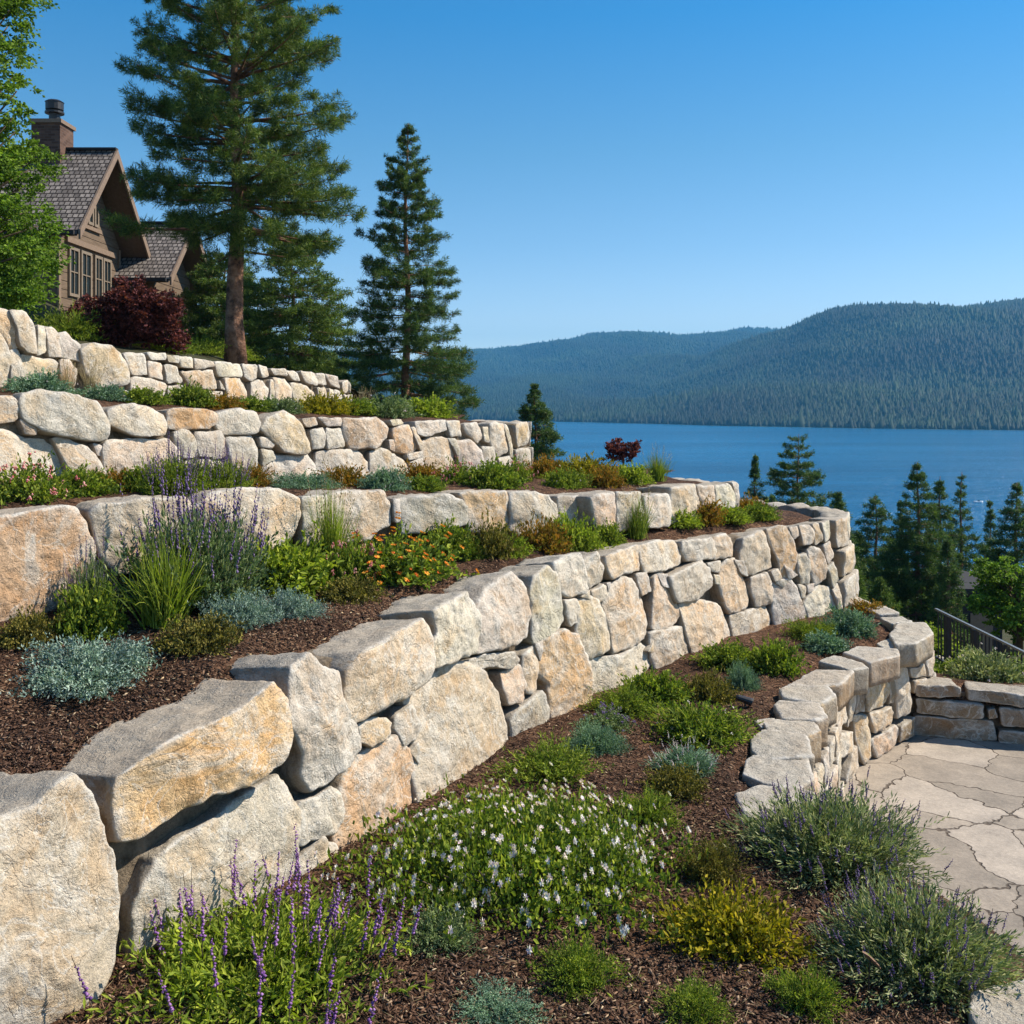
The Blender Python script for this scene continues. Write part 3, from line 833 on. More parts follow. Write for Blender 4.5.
# ------------------------------------------------------------------ the tall wall
def S_(s, **k):
    """a stone from a string of pixel pairs"""
    a = [float(q) for q in s.replace(',', ' ').split()]
    pts = [(a[i], a[i + 1]) for i in range(0, len(a), 2)]
    return ([k] if k else []) + pts
stA = [
 S_('-70,838 0,822 40,811 60,791 81,777 97,793 110,825 120,857 123,905 116,962 98,1002 82,1045 -30,1140 -120,1120', d=1.0, out=.12, t='c', fine=.022),
 S_('130,776 162,751 185,735 217,720 245,708 276,683 290,700 292,737 279,765 256,783 215,798 176,821 148,840 128,843 124,805', d=1.02, out=.10, t='o', fine=.02, tp=1.0),
 S_('146,900 164,857 190,837 225,819 239,806 270,786 284,777 294,790 302,817 303,880 256,916 213,942 170,970 148,985 144,936', d=.85, t='w', fine=.02, tp=1.12),
 S_('298,668 313,654 326,667 341,673 346,694 364,726 366,749 358,764 344,773 338,785 320,791 310,773 309,752 301,738 292,724 293,690', d=.75, out=.08, t='w', fine=.02),
 S_('357,719 356,690 358,669 366,653 385,641 405,630 428,618 436,642 435,660 431,680 411,699 384,713 366,722', d=.9, out=.10, t='y', fine=.022),
 S_('436,611 452,601 470,592 481,611 485,636 481,652 462,661 441,668 435,653 440,634', d=.8, out=.08, t='w', fine=.022),
 S_('482,603 491,589 504,578 517,572 528,582 534,614 531,636 518,644 500,650 484,652 481,630', d=.7, out=.05, t='w', fine=.024),
 S_('533,576 547,565 556,573 564,594 568,620 560,633 545,641 536,641 534,615 530,592', d=.7, t='w', fine=.025),
 S_('362,724 376,717 395,722 394,735 376,747 364,742', d=.5, t='y'),
 S_('399,716 416,703 423,727 420,740 405,748 398,731', d=.5, t='g'),
 S_('342,866 342,830 345,800 353,775 367,756 388,738 397,737 411,751 420,767 419,788 413,813 395,830 372,848 353,864', d=.7, t='o', fine=.022),
 S_('302,803 320,797 335,787 345,799 345,820 340,830 318,842 301,848', d=.5, t='w', fine=.022),
 S_('302,860 326,837 341,846 345,863 328,882 302,892', d=.5, t='w', fine=.022),
 S_('416,702 432,683 455,665 470,665 488,672 501,695 510,725 511,752 498,766 483,778 465,790 445,802 430,815 421,812 418,775 421,745 418,718', d=.8, out=.02, t='c', fine=.022),
 S_('504,672 522,665 526,685 525,699 509,705 504,688', d=.5, t='y'),
 S_('468,662 490,653 514,652 521,660 515,668 482,669', d=.5, t='g'),
 S_('524,656 538,645 542,665 541,688 528,695 524,675', d=.5, t='c'),
 S_('513,720 519,708 532,698 544,690 552,714 551,731 530,748 515,760', d=.6, t='g'),
 S_('541,668 543,645 553,635 566,630 578,636 587,657 593,680 593,706 575,720 558,732 554,705 553,684 542,672', d=.7, out=.03, t='o', fine=.025),
 S_('555,563 568,556 581,554 588,574 591,589 573,598 561,591 557,576', t='w'),
 S_('585,559 598,551 605,566 606,581 592,589 586,572', t='w'),
 S_('606,555 625,549 641,545 644,562 643,570 612,579 607,568', t='y', d=.7),
 S_('643,545 658,541 678,540 685,553 684,564 668,571 648,572 645,562', t='c', d=.7),
 S_('579,602 590,595 600,600 611,623 615,640 613,650 596,658 587,653 580,630', t='y'),
 S_('566,600 578,598 583,610 580,622 573,626 567,612', t='c'),
 S_('592,591 604,584 613,588 606,600 598,603', t='w'),
 S_('606,604 615,585 624,577 634,579 645,597 651,618 650,634 636,646 616,653 613,630', t='y'),
 S_('638,574 649,572 654,590 643,596', t='w'),
 S_('653,600 655,576 665,572 678,595 684,612 680,624 660,631 652,628', t='y'),
 S_('592,662 605,658 622,655 645,643 654,650 657,664 636,684 615,696 597,700 594,680', t='w', d=.6),
 S_('652,633 670,628 688,626 695,637 700,656 690,672 662,682 655,658', t='c', d=.6),
 S_('671,576 685,568 704,560 713,569 715,586 700,600 680,602 674,590', t='w', out=.03),
 S_('684,541 712,537 717,550 715,559 692,561 685,552', t='w', d=.7),
 S_('716,537 728,533 734,545 734,557 717,559', t='y', d=.7),
 S_('744,555 747,538 757,533 766,531 772,550 775,567 765,572 750,576 745,563', t='c', d=.7),
 S_('769,530 778,527 787,527 796,545 802,562 801,573 784,580 779,560 772,543', t='o', d=.7),
 S_('789,527 798,526 802,535 794,539', t='c'),
 S_('800,526 811,524 816,535 814,543 803,545', t='c'), S_('813,524 821,523 824,541 817,545', t='y'), S_('822,523 829,520 832,538 825,542', t='w'),
 S_('709,563 722,560 721,571 713,572', t='w'),
 S_('722,567 728,560 738,558 747,578 753,594 751,606 732,613 725,604 721,585', t='y'),
 S_('714,574 720,575 721,585 716,584', t='w'),
 S_('753,578 769,572 776,589 777,604 758,608 754,593', t='c'),
 S_('772,571 779,568 783,578 775,582', t='y'),
 S_('685,606 700,598 722,605 732,622 736,638 716,654 697,660 689,634', t='y', out=.02),
 S_('733,615 750,611 769,605 774,619 772,634 748,643 736,645', t='c', d=.6),
 S_('776,582 791,578 799,589 807,614 797,630 778,636 775,612', t='g'),
 S_('800,555 808,552 812,574 811,584 803,584 799,570', t='w'),
 S_('809,550 813,547 820,548 829,568 829,579 817,586 812,572', t='y'),
 S_('799,584 806,586 807,598 802,599', t='w'), S_('808,585 815,583 813,591 809,593', t='w'),
 S_('804,603 812,592 821,585 832,587 839,603 839,616 822,625 809,620', t='w'),
 S_('824,545 831,541 835,557 828,564', t='c'), S_('829,567 835,561 840,580 834,588', t='w'), S_('834,590 840,583 845,607 841,616', t='c'),
 S_('655,640 648,652 655,652', t='c'),
 S_('545,640 536,644 542,662', t='g'), S_('420,742 412,752 420,765', t='g'), S_('590,590 592,600 582,597', t='w'),
 S_('735,560 744,560 749,576 742,574', t='g'), S_('658,573 669,574 671,588 663,586', t='g'), S_('607,583 612,582 609,592', t='g'),
 S_('777,570 783,582 790,580 784,588 777,583', t='g'), S_('785,565 800,575 790,580', t='w'),
]
wallA = wall('tallest stone retaining wall, huge tan boulders stacked behind the front mulch bed and curving round at its far end', A, stA, .55, .032, back=.17, grow=1.05)
# the far side round the end, and the stretch before the frame, carry on in the same stone
def courses(root, ln, q0, q1, h0, hs, wd, depth, fine, tints='cwyg', seed=1, out=0.0, rough=1.0):
    rr = random.Random(seed); inv = -Vector(root.location)
    h = h0
    for hh in hs:
        q = q0 - rr.uniform(0, wd[0] * .5)
        while q < q1:
            w_ = rr.uniform(*wd); g = .022
            a, b_ = q + g, q + w_ - g
            j = lambda: rr.uniform(-.03, .03)
            qp = [(a + j(), h + g + j()), ((a + b_) / 2, h + g * .5), (b_ + j(), h + g + j()), (b_ + j() + .01, h + hh * .5), (b_ + j(), h + hh - g + j()), ((a + b_) / 2, h + hh - g * .6 + j()), (a + j(), h + hh - g + j()), (a + j() - .01, h + hh * .5)]
            pts = []; nn = Vector()
            for qq, zz in qp:
                p, n_ = ln.at(qq, max(zz, -.1), out); pts.append(p); nn += n_
            if q > q0 - .3 and b_ < q1 + .3:
                o = put_stone(root, pts, nn.normalized(), depth, fine, rr.choice(tints), rough); o.location = Vector(o.location) + inv
            q += w_
        h += hh
sA = A.s[-1]
qe = A.hit(846, 600)[2]
courses(wallA, A, qe + .15, sA, -.05, (.5, .45, .48), (.5, .8), .45, .06, seed=5)
HAZE = 0.00015
# ------------------------------------------------------------------ second wall (one course of long blocks)
stD = [
 S_('-90,520 0,517 33,511 66,506 80,507 91,523 100,550 97,578 72,603 40,618 20,616 -90,660', d=1.0, out=.12, t='o', fine=.025),
 S_('90,512 102,503 150,497 185,499 194,530 192,562 120,575 100,552', d=.9, t='c', fine=.03),
 S_('197,507 215,493 240,488 282,488 302,499 303,518 292,542 250,556 215,556 197,532', d=.9, out=.06, t='c', fine=.028),
 S_('329,496 345,491 385,491 394,505 393,524 370,540 335,542 326,512', d=.8, t='c'),
 S_('394,498 402,499 402,523 395,522', t='g'),
 S_('304,498 327,496 325,512 326,542 303,545', t='w'),
 S_('403,498 425,495 448,494 460,500 468,508 468,524 440,532 404,534', d=.8, t='g'),
 S_('463,493 485,491 509,491 511,522 500,534 470,532 469,508', d=.8, t='o'),
 S_('512,493 536,491 552,495 560,505 561,518 545,532 525,538 512,530', d=.8, t='w', out=.03),
 S_('562,496 590,495 592,526 562,528', t='c', d=.6),
 S_('593,498 600,494 617,492 618,526 597,530 594,510', d=.9, out=.28, t='c'),
 S_('618,493 645,492 647,515 641,530 618,532', t='w', out=.22, d=.9),
 S_('648,496 672,493 675,510 673,526 650,528', t='w', out=.18, d=.9),
 S_('674,487 690,485 698,484 705,505 703,520 675,524', t='c', out=.12, d=.9),
 S_('699,485 715,486 719,505 717,517 706,519', t='y', out=.08), S_('718,486 730,483 737,494 736,507 720,511', t='w', out=.04), S_('734,482 739,484 742,498 738,506', t='w'),
]
wallD = wall('second retaining wall up, a single course of long squared blocks, an orange-tan block at its left end', D, stD, .6, .035, back=.20, grow=1.04)
courses(wallD, D, D.hit(741, 495)[2] + .1, D.s[-1], -.05, (.5,), (.5, .8), .4, .07, seed=8)
# ------------------------------------------------------------------ third wall
stE = [
 S_('-60,396 0,396 12,397 19,405 18,420 0,423 -60,426', t='o'),
 S_('30,393 45,391 78,395 98,402 107,414 110,429 108,440 94,441 66,435 45,430 28,418 25,402', t='w', out=.08, d=.7),
 S_('20,419 30,418 37,426 37,435 26,434', t='c'), S_('37,419 43,421 44,430 39,431', t='w'),
 S_('-60,428 0,428 12,431 28,437 48,438 57,445 66,466 60,494 0,500 -60,500', t='c', d=.7), S_('56,438 72,437 88,447 98,459 109,475 109,494 66,496 70,468', t='y', out=.03),
 S_('110,410 125,404 152,406 166,416 169,427 164,435 140,436 121,429 111,425', t='w', out=.05, d=.7),
 S_('104,446 110,440 140,439 166,439 177,449 181,465 180,486 140,490 108,488 104,465', t='c', d=.6), S_('94,443 102,446 103,456 97,455', t='w'),
 S_('170,410 180,408 205,408 218,413 219,424 212,428 180,429 172,427', t='o'),
 S_('174,432 188,429 196,437 200,456 185,458 177,447', t='g'), S_('196,432 219,430 226,438 228,457 215,458 201,455', t='w'),
 S_('186,462 205,459 222,460 231,466 233,486 186,488', t='w'), S_('181,460 185,470 184,488 181,488', t='o'),
 S_('218,414 240,408 256,411 262,423 261,431 247,435 224,433 219,425', t='w'),
 S_('229,438 254,436 260,450 261,466 250,486 234,486', t='g'), S_('261,437 270,436 275,444 272,448 262,447', t='w'), S_('262,449 273,450 277,459 264,466', t='g'), S_('262,468 274,462 276,484 262,486', t='g'),
 S_('263,428 270,416 287,411 298,415 306,429 310,448 306,454 286,452 275,441', t='y', out=.04, d=.6),
 S_('276,456 310,454 319,465 319,486 277,488', t='w'), S_('303,419 315,417 318,425 307,427', t='y'), S_('319,417 342,418 343,426 328,426', t='w'),
 S_('311,430 325,427 326,448 314,449', t='w'), S_('328,428 343,428 347,447 328,449', t='w'),
 S_('344,418 379,417 390,426 390,437 377,449 355,448 347,435', t='y', out=.03), S_('320,451 357,449 371,463 370,484 321,486', t='w'),
 S_('372,453 385,448 409,463 410,476 372,480', t='c'), S_('394,427 410,425 421,446 416,454 397,451 393,435', t='o'), S_('389,440 394,440 396,452 390,449', t='y'), S_('412,427 416,427 424,446 420,450', t='y'),
 S_('391,420 402,419 405,424 393,426', t='c'),
 S_('417,421 446,420 448,431 426,437 418,434', t='w'), S_('447,420 461,421 463,436 452,437', t='w'), S_('424,442 430,437 452,438 457,453 458,472 427,474 424,455', t='y'),
 S_('458,441 470,439 481,450 485,465 484,474 466,474 460,455', t='w'), S_('464,424 479,422 485,437 478,443 467,434', t='w'), S_('483,446 494,446 499,464 486,468', t='w'),
 S_('483,427 489,427 490,443 485,441', t='c'), S_('490,424 496,421 505,423 510,450 499,457 491,441', t='c'), S_('500,458 511,456 517,469 502,473', t='w'), S_('408,454 422,451 425,457 410,460', t='w'),
 S_('449,438 457,439 461,452 459,458', t='g'), S_('410,462 424,458 426,474 411,476', t='w'), S_('505,424 508,424 516,458 511,456', t='w'),
]
wallE = wall('third retaining wall up, pale rounded fieldstones with one orange stone at its left, ending before the lake', E, stE, .42, .05, back=.10, grow=1.06)
courses(wallE, E, E.hit(514, 440)[2] + .1, E.s[-1], -.05, (.4, .42), (.4, .7), .4, .08, seed=9)
# ------------------------------------------------------------------ top wall
stF = [
 S_('-20,306 0,307 10,312 17,325 22,346 11,349 6,336 -20,322'), S_('-20,328 0,327 7,340 11,355 11,384 -20,390', t='c'), S_('12,310 25,310 34,320 38,332 37,352 30,353 22,345 17,325', t='c', out=.06, d=.6),
 S_('38,325 45,326 49,352 38,355', t='w'), S_('46,326 55,327 60,336 61,357 50,356', t='c'), S_('61,332 71,333 79,343 86,362 72,359 62,356', t='w'),
 S_('12,350 20,350 22,364 21,384 12,386', t='w'), S_('23,353 37,357 57,360 60,384 24,386', t='c'), S_('61,359 71,360 79,369 76,386 62,386', t='c'),
 S_('85,349 95,343 112,346 123,354 130,371 131,383 118,386 100,386 89,372', t='y', out=.08, d=.6),
 S_('125,353 144,353 147,375 133,374', t='w'), S_('148,352 166,353 166,360 152,360', t='w'), S_('148,361 164,363 164,379 149,378', t='y'), S_('166,364 178,366 184,382 168,383', t='w'),
 S_('132,378 150,377 168,384 167,396 132,396', t='w'), S_('92,387 112,387 130,391 128,398 92,398', t='c'), S_('167,355 179,356 180,363 169,362', t='g'), S_('170,386 183,385 190,396 170,398', t='c'),
 S_('180,356 194,357 195,368 182,367', t='c'), S_('195,358 212,361 215,366 197,370', t='w'), S_('184,371 215,370 219,389 194,387', t='y'), S_('217,361 242,364 243,377 221,376', t='w'),
 S_('225,378 241,378 247,388 248,399 228,398', t='o'), S_('244,364 258,365 259,378 251,382 245,376', t='w'), S_('260,365 268,367 270,376 263,378', t='w'), S_('252,382 264,379 270,388 269,400 253,401', t='w'),
 S_('271,380 274,379 276,400 271,401', t='c'), S_('276,377 288,378 292,388 292,402 277,402', t='c'), S_('272,368 286,369 288,376 276,375', t='w'), S_('287,370 298,372 301,381 293,380', t='w'),
 S_('301,371 316,373 317,386 307,383', t='w'), S_('293,382 307,385 316,392 316,404 295,403', t='c'), S_('317,373 325,374 328,385 319,384', t='w'), S_('326,374 337,376 341,388 332,385', t='w'),
 S_('318,387 328,388 329,404 320,404', t='c'), S_('330,388 334,390 335,405 330,405', t='c'), S_('336,390 341,391 345,405 337,407', t='w'), S_('196,390 224,391 226,400 196,400', t='c'), S_('220,380 224,386 226,390 221,389', t='g'),
]
wallF = wall('topmost retaining wall, small pale stones below the house, rising to leaning boulders at its left end', FW, stF, .4, .06, back=.10, grow=1.06)
courses(wallF, FW, FW.hit(342, 395)[2] + .15, FW.s[-1], -.05, (.26, .26), (.3, .5), .35, .08, seed=10)
# ------------------------------------------------------------------ patio wall
wallB = empty('retaining_wall', tuple(B.at(B.s[-1] * .6, 0)[0]))
meta(wallB, 'low dry stone wall with broad cap slabs, right of the front mulch bed and facing the flagstone patio', 'wall', 'dry stone retaining walls of the terraces')
core(wallB, B, .26, drop=.3).location = -wallB.location
facesB = [
 S_('868,684 888,676 893,690 889,707 870,714 867,697', t='y'), S_('896,669 909,666 913,686 915,714 903,721 899,700', t='c', out=.03), S_('871,714 894,706 898,716 896,726 875,734', t='y'),
 S_('873,740 900,725 903,733 900,745 876,760', t='y'), S_('857,716 868,714 874,737 874,760 866,766 859,740', t='c'), S_('840,733 851,731 853,752 842,762', t='w'), S_('853,748 860,746 861,774 850,784', t='c'),
 S_('835,706 843,702 847,720 838,733', t='w'), S_('849,695 855,692 857,720 851,728', t='c'), S_('912,669 925,664 927,676 914,679', t='c'), S_('927,652 932,650 938,675 930,678', t='w'), S_('902,727 915,716 916,737 902,744', t='d'),  # dark tint of the last stone paints in shade at the wall foot
 S_('858,689 866,687 866,712 858,715', t='d'), S_('890,678 895,674 899,704 892,706', t='d'), S_('915,681 928,678 932,690 916,694', t='y'),  # first stone is tinted dark to paint in the shadow on it
]
inv = -Vector(wallB.location)
for st in facesB:
    opt = st[0]; H = [B.hit(u, v, opt.get('out', 0)) for u, v in st[1:]]
    pts = [h[0] for h in H]; nn = sum((h[1] for h in H), Vector()).normalized()
    o = put_stone(wallB, pts, nn, .4, .035, opt['t']); o.location = Vector(o.location) + inv
qn = B.hit(838, 700)[2]
courses(wallB, B, 7.6, qn, -.03, (.33, .36, .3), (.3, .52), .35, .05, seed=21, tints='cwcyw')
courses(wallB, B, B.hit(929, 680)[2] + .25, B.s[-1], -.03, (.33, .36, .3), (.35, .6), .35, .07, seed=22)
caps = [
 ('735,793 761,785 797,787 814,793 812,806 772,817 748,815', .02, 'g'), ('747,761 754,756 806,758 813,778 800,786 765,781 744,773', .0, 'g'), ('752,737 763,729 806,735 812,756 765,758 752,748', .02, 'g'),
 ('765,723 775,719 812,720 820,730 808,735 768,730', .02, 'y'), ('755,720 774,717 780,722 762,727', .0, 'y'), ('774,704 780,700 819,704 827,716 815,719 783,717', .04, 'c'), ('780,689 790,684 827,686 836,695 820,702 784,696', .06, 'c'),
 ('792,682 815,669 853,670 840,684 812,686', .07, 'o'), ('819,660 834,655 862,662 868,667 850,670', .05, 'g'), ('844,652 857,645 896,647 899,654 870,662', .06, 'c'), ('877,643 892,637 897,646 884,647', .03, 'w'),
 ('890,634 898,624 924,622 933,633 916,643 896,644', .08, 'w'), ('880,617 902,616 912,621 892,624', .06, 'g'), ('862,606 881,605 899,613 880,614', .06, 'g'), ('838,596 858,597 876,605 852,604', .06, 'w'), ('975,990 1002,984 1050,972 1090,1000 1060,1070 1000,1060 972,1012', .05, 'c'),
]
def cap_c(pts): return sum(pts, Vector()) / len(pts)
for s_, z, tn in caps:
    a = [float(q) for q in s_.replace(',', ' ').split()]
    pts = []
    for i in range(0, len(a), 2):
        Y = (CAMZ - z) * F / (a[i + 1] - VH); pts.append(Vector(((a[i] - 512) / F * Y, Y, z)))
    o = put_stone(wallB, [cap_c(pts) + (p - cap_c(pts)) * 1.07 for p in pts], Vector((0, 0, 1)), .30, .028, tn, .6, 'cap_stone', tp=.97, tilt_k=.22); o.location = Vector(o.location) + inv
# ------------------------------------------------------------------ low wall at the far side of the patio
stC = [
 S_('914,684 957,687 961,690 961,698 916,697', t='d', d=.5), S_('967,690 1024,694 1070,698 1070,712 1024,708 969,701', t='d', d=.5), S_('1074,699 1150,704 1150,718 1074,712', t='d'),
 S_('916,699 984,705 983,719 916,714', t='d'), S_('988,710 996,709 998,718 989,720', t='d'), S_('1000,708 1060,712 1060,731 1001,727', t='d'), S_('1063,713 1140,718 1140,738 1063,733', t='d'),
 S_('915,716 995,722 997,742 915,736', t='d'), S_('1000,731 1060,735 1060,755 1000,749', t='d'), S_('1063,737 1140,742 1140,760 1063,756', t='d'),
]
wallC = wall('knee-high wall of long flat brown stones closing the far side of the flagstone patio', CW, stC, .38, .035, back=.2, grow=1.01)

# ================================================================== lake, far shore, air
me = mesh_py('lake', [(-5500, 40, -36.8), (5500, 40, -36.8), (5500, 6300, -36.8), (-5500, 6300, -36.8)], [(0, 1, 2, 3)])
meta(link('lake', me, M['water']), kind='structure')
def interp(u, tab):
    return np.interp(u, [a for a, _ in tab], [b_ for _, b_ in tab])
shoreY = [(-900, 3600), (300, 2300), (480, 1960), (600, 1760), (720, 1540), (840, 1420), (960, 1340), (1100, 1290), (2400, 1200)]
crest1 = [(-900, 392), (300, 392), (480, 388), (560, 384), (600, 381), (650, 372), (700, 354), (740, 342), (790, 330), (830, 315), (870, 309), (910, 306), (960, 305), (1024, 302), (1150, 300), (2400, 330)]
crest2 = [(-900, 330), (100, 345), (300, 352), (400, 350), (480, 348), (520, 349), (560, 344), (590, 337), (640, 333), (680, 335), (740, 329), (780, 331), (860, 335), (1024, 340), (2400, 345)]
crest15 = [(-900, 395), (440, 384), (480, 376), (540, 364), (600, 360), (660, 352), (720, 347), (800, 350), (1100, 350), (2400, 360)]
def far_z(u, Y):
    s = interp(u, shoreY)
    def ridge(tab, Yc, wup, wdn):
        zc = CAMZ + (VH - interp(u, tab)) / F * Yc
        t = np.where(Y < Yc, 1 - (Yc - Y) / wup, 1 - (Y - Yc) / wdn); t = np.clip(t, 0, 1)
        return -37 + (zc + 37) * np.sin(t * math.pi / 2) ** 1.25
    z = np.maximum(ridge(crest1, s * 1.0 + 1250, 1250, 1500), ridge(crest2, 4700, 2300, 1200))
    z = np.maximum(z, ridge(crest15, 3500, 1500, 900))
    return z - np.clip((z + 37) / 60, 0, 1) * 16
uu = np.linspace(-380, 1380, 300); yy = np.concatenate([np.linspace(1150, 3300, 110), np.linspace(3330, 5950, 66)])
U, YY = np.meshgrid(uu, yy); Zf = far_z(U, YY); Xf = (U - 512) / F * YY
def gully(x, y):
    return np.array([noise.ridged_multi_fractal(Vector((a * .0013 + b_ * .0006, b_ * .0005, 1.7)), 1.0, 2.1, 4, 1.0, 2.0) for a, b_ in zip(np.ravel(x), np.ravel(y))]).reshape(np.shape(x))
amp = np.clip((Zf + 37) / 90, 0, 1) * 60
G_ = gully(Xf, YY)
Zf = Zf + (G_ - 1.3) * amp
Vf = np.stack([Xf.ravel(), YY.ravel(), Zf.ravel()], 1); ix = np.arange(U.size).reshape(U.shape)
Fc = np.stack([ix[:-1, :-1].ravel(), ix[:-1, 1:].ravel(), ix[1:, 1:].ravel(), ix[1:, :-1].ravel()], 1)
meta(link('forested_hills', mesh_np('forested_hills', Vf, Fc, True), M['farhill']), kind='structure')
# the woods on them: one mass of small conifers
def far_woods(n, ulo, uhi, ylo, yhi, hlo, hhi, seed):
    r = np.random.default_rng(seed)
    iu = r.uniform(ulo, uhi, n); 
    Yt = np.sqrt(r.uniform(ylo ** 2, yhi ** 2, n))
    fi = (iu - uu[0]) / (uu[1] - uu[0]); i0 = fi.astype(int); fu = fi - i0
    j1 = np.clip(np.searchsorted(yy, Yt), 1, len(yy) - 1); fy = (Yt - yy[j1 - 1]) / (yy[j1] - yy[j1 - 1])
    z = (Zf[j1 - 1, i0] * (1 - fu) + Zf[j1 - 1, i0 + 1] * fu) * (1 - fy) + (Zf[j1, i0] * (1 - fu) + Zf[j1, i0 + 1] * fu) * fy
    k = z > -36.5; iu, Yt, z = iu[k], Yt[k], z[k]; m = len(z)
    x = (iu - 512) / F * Yt; h = r.uniform(hlo, hhi, m) * (1 + .5 * (r.random(m) > .93)); rad = h * r.uniform(.24, .36, m); ph = r.uniform(0, 6.28, m)
    V = np.zeros((m, 6, 3)); V[:, 5] = np.stack([x, Yt, z + h], 1)
    for j in range(5):
        a = ph + j * 2 * math.pi / 5; rr = rad * r.uniform(.7, 1.25, m)
        V[:, j] = np.stack([x + np.cos(a) * rr, Yt + np.sin(a) * rr, z + h * .03 - 1], 1)
    b_ = (np.arange(m) * 6)[:, None, None]
    Fc = np.array([[j, (j + 1) % 5, 5] for j in range(5)])[None] + b_
    return V.reshape(-1, 3), Fc.reshape(-1, 3)
W = [far_woods(170000, 400, 1200, 1250, 3200, 6, 12, 1), far_woods(80000, 350, 1150, 3100, 4900, 8, 14, 2), far_woods(12000, 440, 1200, 1280, 2100, 9, 18, 3)]
o2 = 0; VV = []; FF = []
for a, b_ in W:
    VV.append(a); FF.append(b_ + o2); o2 += len(a)
meta(link('distant_conifer_forest', mesh_np('distant_conifer_forest', np.concatenate(VV), np.concatenate(FF)), M['farfir']), 'dense blue-green conifer forest covering the hills across the lake', 'forest', kind='stuff')

hz = MB(); hz.box((-6000, -400, -60), (6000, 6400, 420))
hm = bpy.data.materials.new('haze'); hm.use_nodes = True; ht = hm.node_tree; ht.nodes.clear()
ho = ht.nodes.new('ShaderNodeOutputMaterial'); hv = ht.nodes.new('ShaderNodeVolumePrincipled')
hv.inputs['Color'].default_value = (.13, .51, .92, 1)
hv.inputs['Density'].default_value = HAZE
hv.inputs['Anisotropy'].default_value = 0.0
ht.links.new(hv.outputs[0], ho.inputs['Volume'])
if HAZE > 0:
    meta(hz.build('haze', hm), kind='stuff')
# ================================================================== vegetation
def unit(a):
    return a / np.maximum(np.linalg.norm(a, axis=-1, keepdims=True), 1e-9)

def leaves(P, Dr, ln, wd, r, fold=.25, droop=0.0, name='foliage', twist=None):
    """folded lozenge leaves: four faces each sharing a midrib; P base, Dr direction, ln / wd arrays"""
    n = len(P); Dr = unit(Dr)
    up = unit(r.normal(size=(n, 3)) * .8 + np.array([0, 0, 1.0]))
    sd_ = unit(np.cross(Dr, up)); nn = np.cross(sd_, Dr)
    ln = np.broadcast_to(ln, (n,))[:, None]; wd = np.broadcast_to(wd, (n,))[:, None]
    mid = P + Dr * ln * .5 + nn * wd * fold * -.5
    tip = P + Dr * ln - np.array([0, 0, 1.0]) * ln * droop
    V = np.stack([P, mid + sd_ * wd * .5 + nn * wd * fold, tip, mid - sd_ * wd * .5 + nn * wd * fold, mid * .5 + (P + tip) * .25 - nn * wd * fold], 1)
    b_ = (np.arange(n) * 5)[:, None, None]
    Fc = np.array([[0, 1, 4], [1, 2, 4], [2, 3, 4], [3, 0, 4]])[None] + b_
    return V.reshape(-1, 3), Fc.reshape(-1, 3)

def lozenges(P, Dr, ln, wd, r):
    """two-triangle folded blades for needles seen from afar"""
    n = len(P); Dr = unit(Dr)
    sd_ = unit(np.cross(Dr, unit(r.normal(size=(n, 3)))))
    ln = np.broadcast_to(ln, (n,))[:, None]; wd = np.broadcast_to(wd, (n,))[:, None]
    nn = np.cross(sd_, Dr)
    V = np.stack([P, P + Dr * ln * .5 + sd_ * wd * .5 + nn * wd * .2, P + Dr * ln, P + Dr * ln * .5 - sd_ * wd * .5 + nn * wd * .2], 1)
    b_ = (np.arange(n) * 4)[:, None, None]
    Fc = np.array([[0, 1, 2], [0, 2, 3]])[None] + b_
    return V.reshape(-1, 3), Fc.reshape(-1, 3)

def blobs(P, rad, r):
    """small irregular octahedra for florets"""
    n = len(P); o = np.array([[1, 0, 0], [0, 1, 0], [-1, 0, 0], [0, -1, 0], [0, 0, 1], [0, 0, -1]], float)
    V = P[:, None] + o[None] * np.broadcast_to(rad, (n,))[:, None, None] * r.uniform(.6, 1.3, (n, 6, 1))
    f = np.array([[0, 1, 4], [1, 2, 4], [2, 3, 4], [3, 0, 4], [1, 0, 5], [2, 1, 5], [3, 2, 5], [0, 3, 5]])
    return V.reshape(-1, 3), (f[None] + (np.arange(n) * 6)[:, None, None]).reshape(-1, 3)

def stalks(A_, B_, wd, r):
    n = len(A_); d = unit(B_ - A_); x = unit(np.cross(d, r.normal(size=(n, 3)))) * wd; y = np.cross(d, x)
    V = np.stack([A_ + x, A_ - .5 * x + .87 * y, A_ - .5 * x - .87 * y, B_ + .6 * x, B_ - .3 * x + .5 * y, B_ - .3 * x - .5 * y], 1)
    f = np.array([[0, 1, 4, 3], [1, 2, 5, 4], [2, 0, 3, 5]])
    return V.reshape(-1, 3), (f[None] + (np.arange(n) * 6)[:, None, None]).reshape(-1, 4)

def stems_dirs(n, r, spread, pw=.5):
    """stem directions: spread 0 upright .. 1 flat"""
    a = r.uniform(0, 2 * math.pi, n); t = (r.random(n) ** pw) * spread * math.pi / 2
    return np.stack([np.sin(t) * np.cos(a), np.sin(t) * np.sin(a), np.cos(t)], 1), t

def along(n_st, k, base, d, length, sag, t0, t1, r, curl=0.0):
    """k points along each curved stem; returns positions and tangents"""
    t = np.linspace(t0, t1, k)[None, :] + r.uniform(-.5, .5, (n_st, k)) * (t1 - t0) / k
    t = np.clip(t, 0, 1)[..., None]
    L_ = length[:, None, None]
    P = base[:, None] + d[:, None] * L_ * t
    P[..., 2] += ((-sag[:, None, None] * t ** 2) * L_)[..., 0]
    T = d[:, None] * 1.0 + np.zeros_like(P); T[..., 2] -= (2 * sag[:, None, None] * t)[..., 0]
    return P, unit(T)

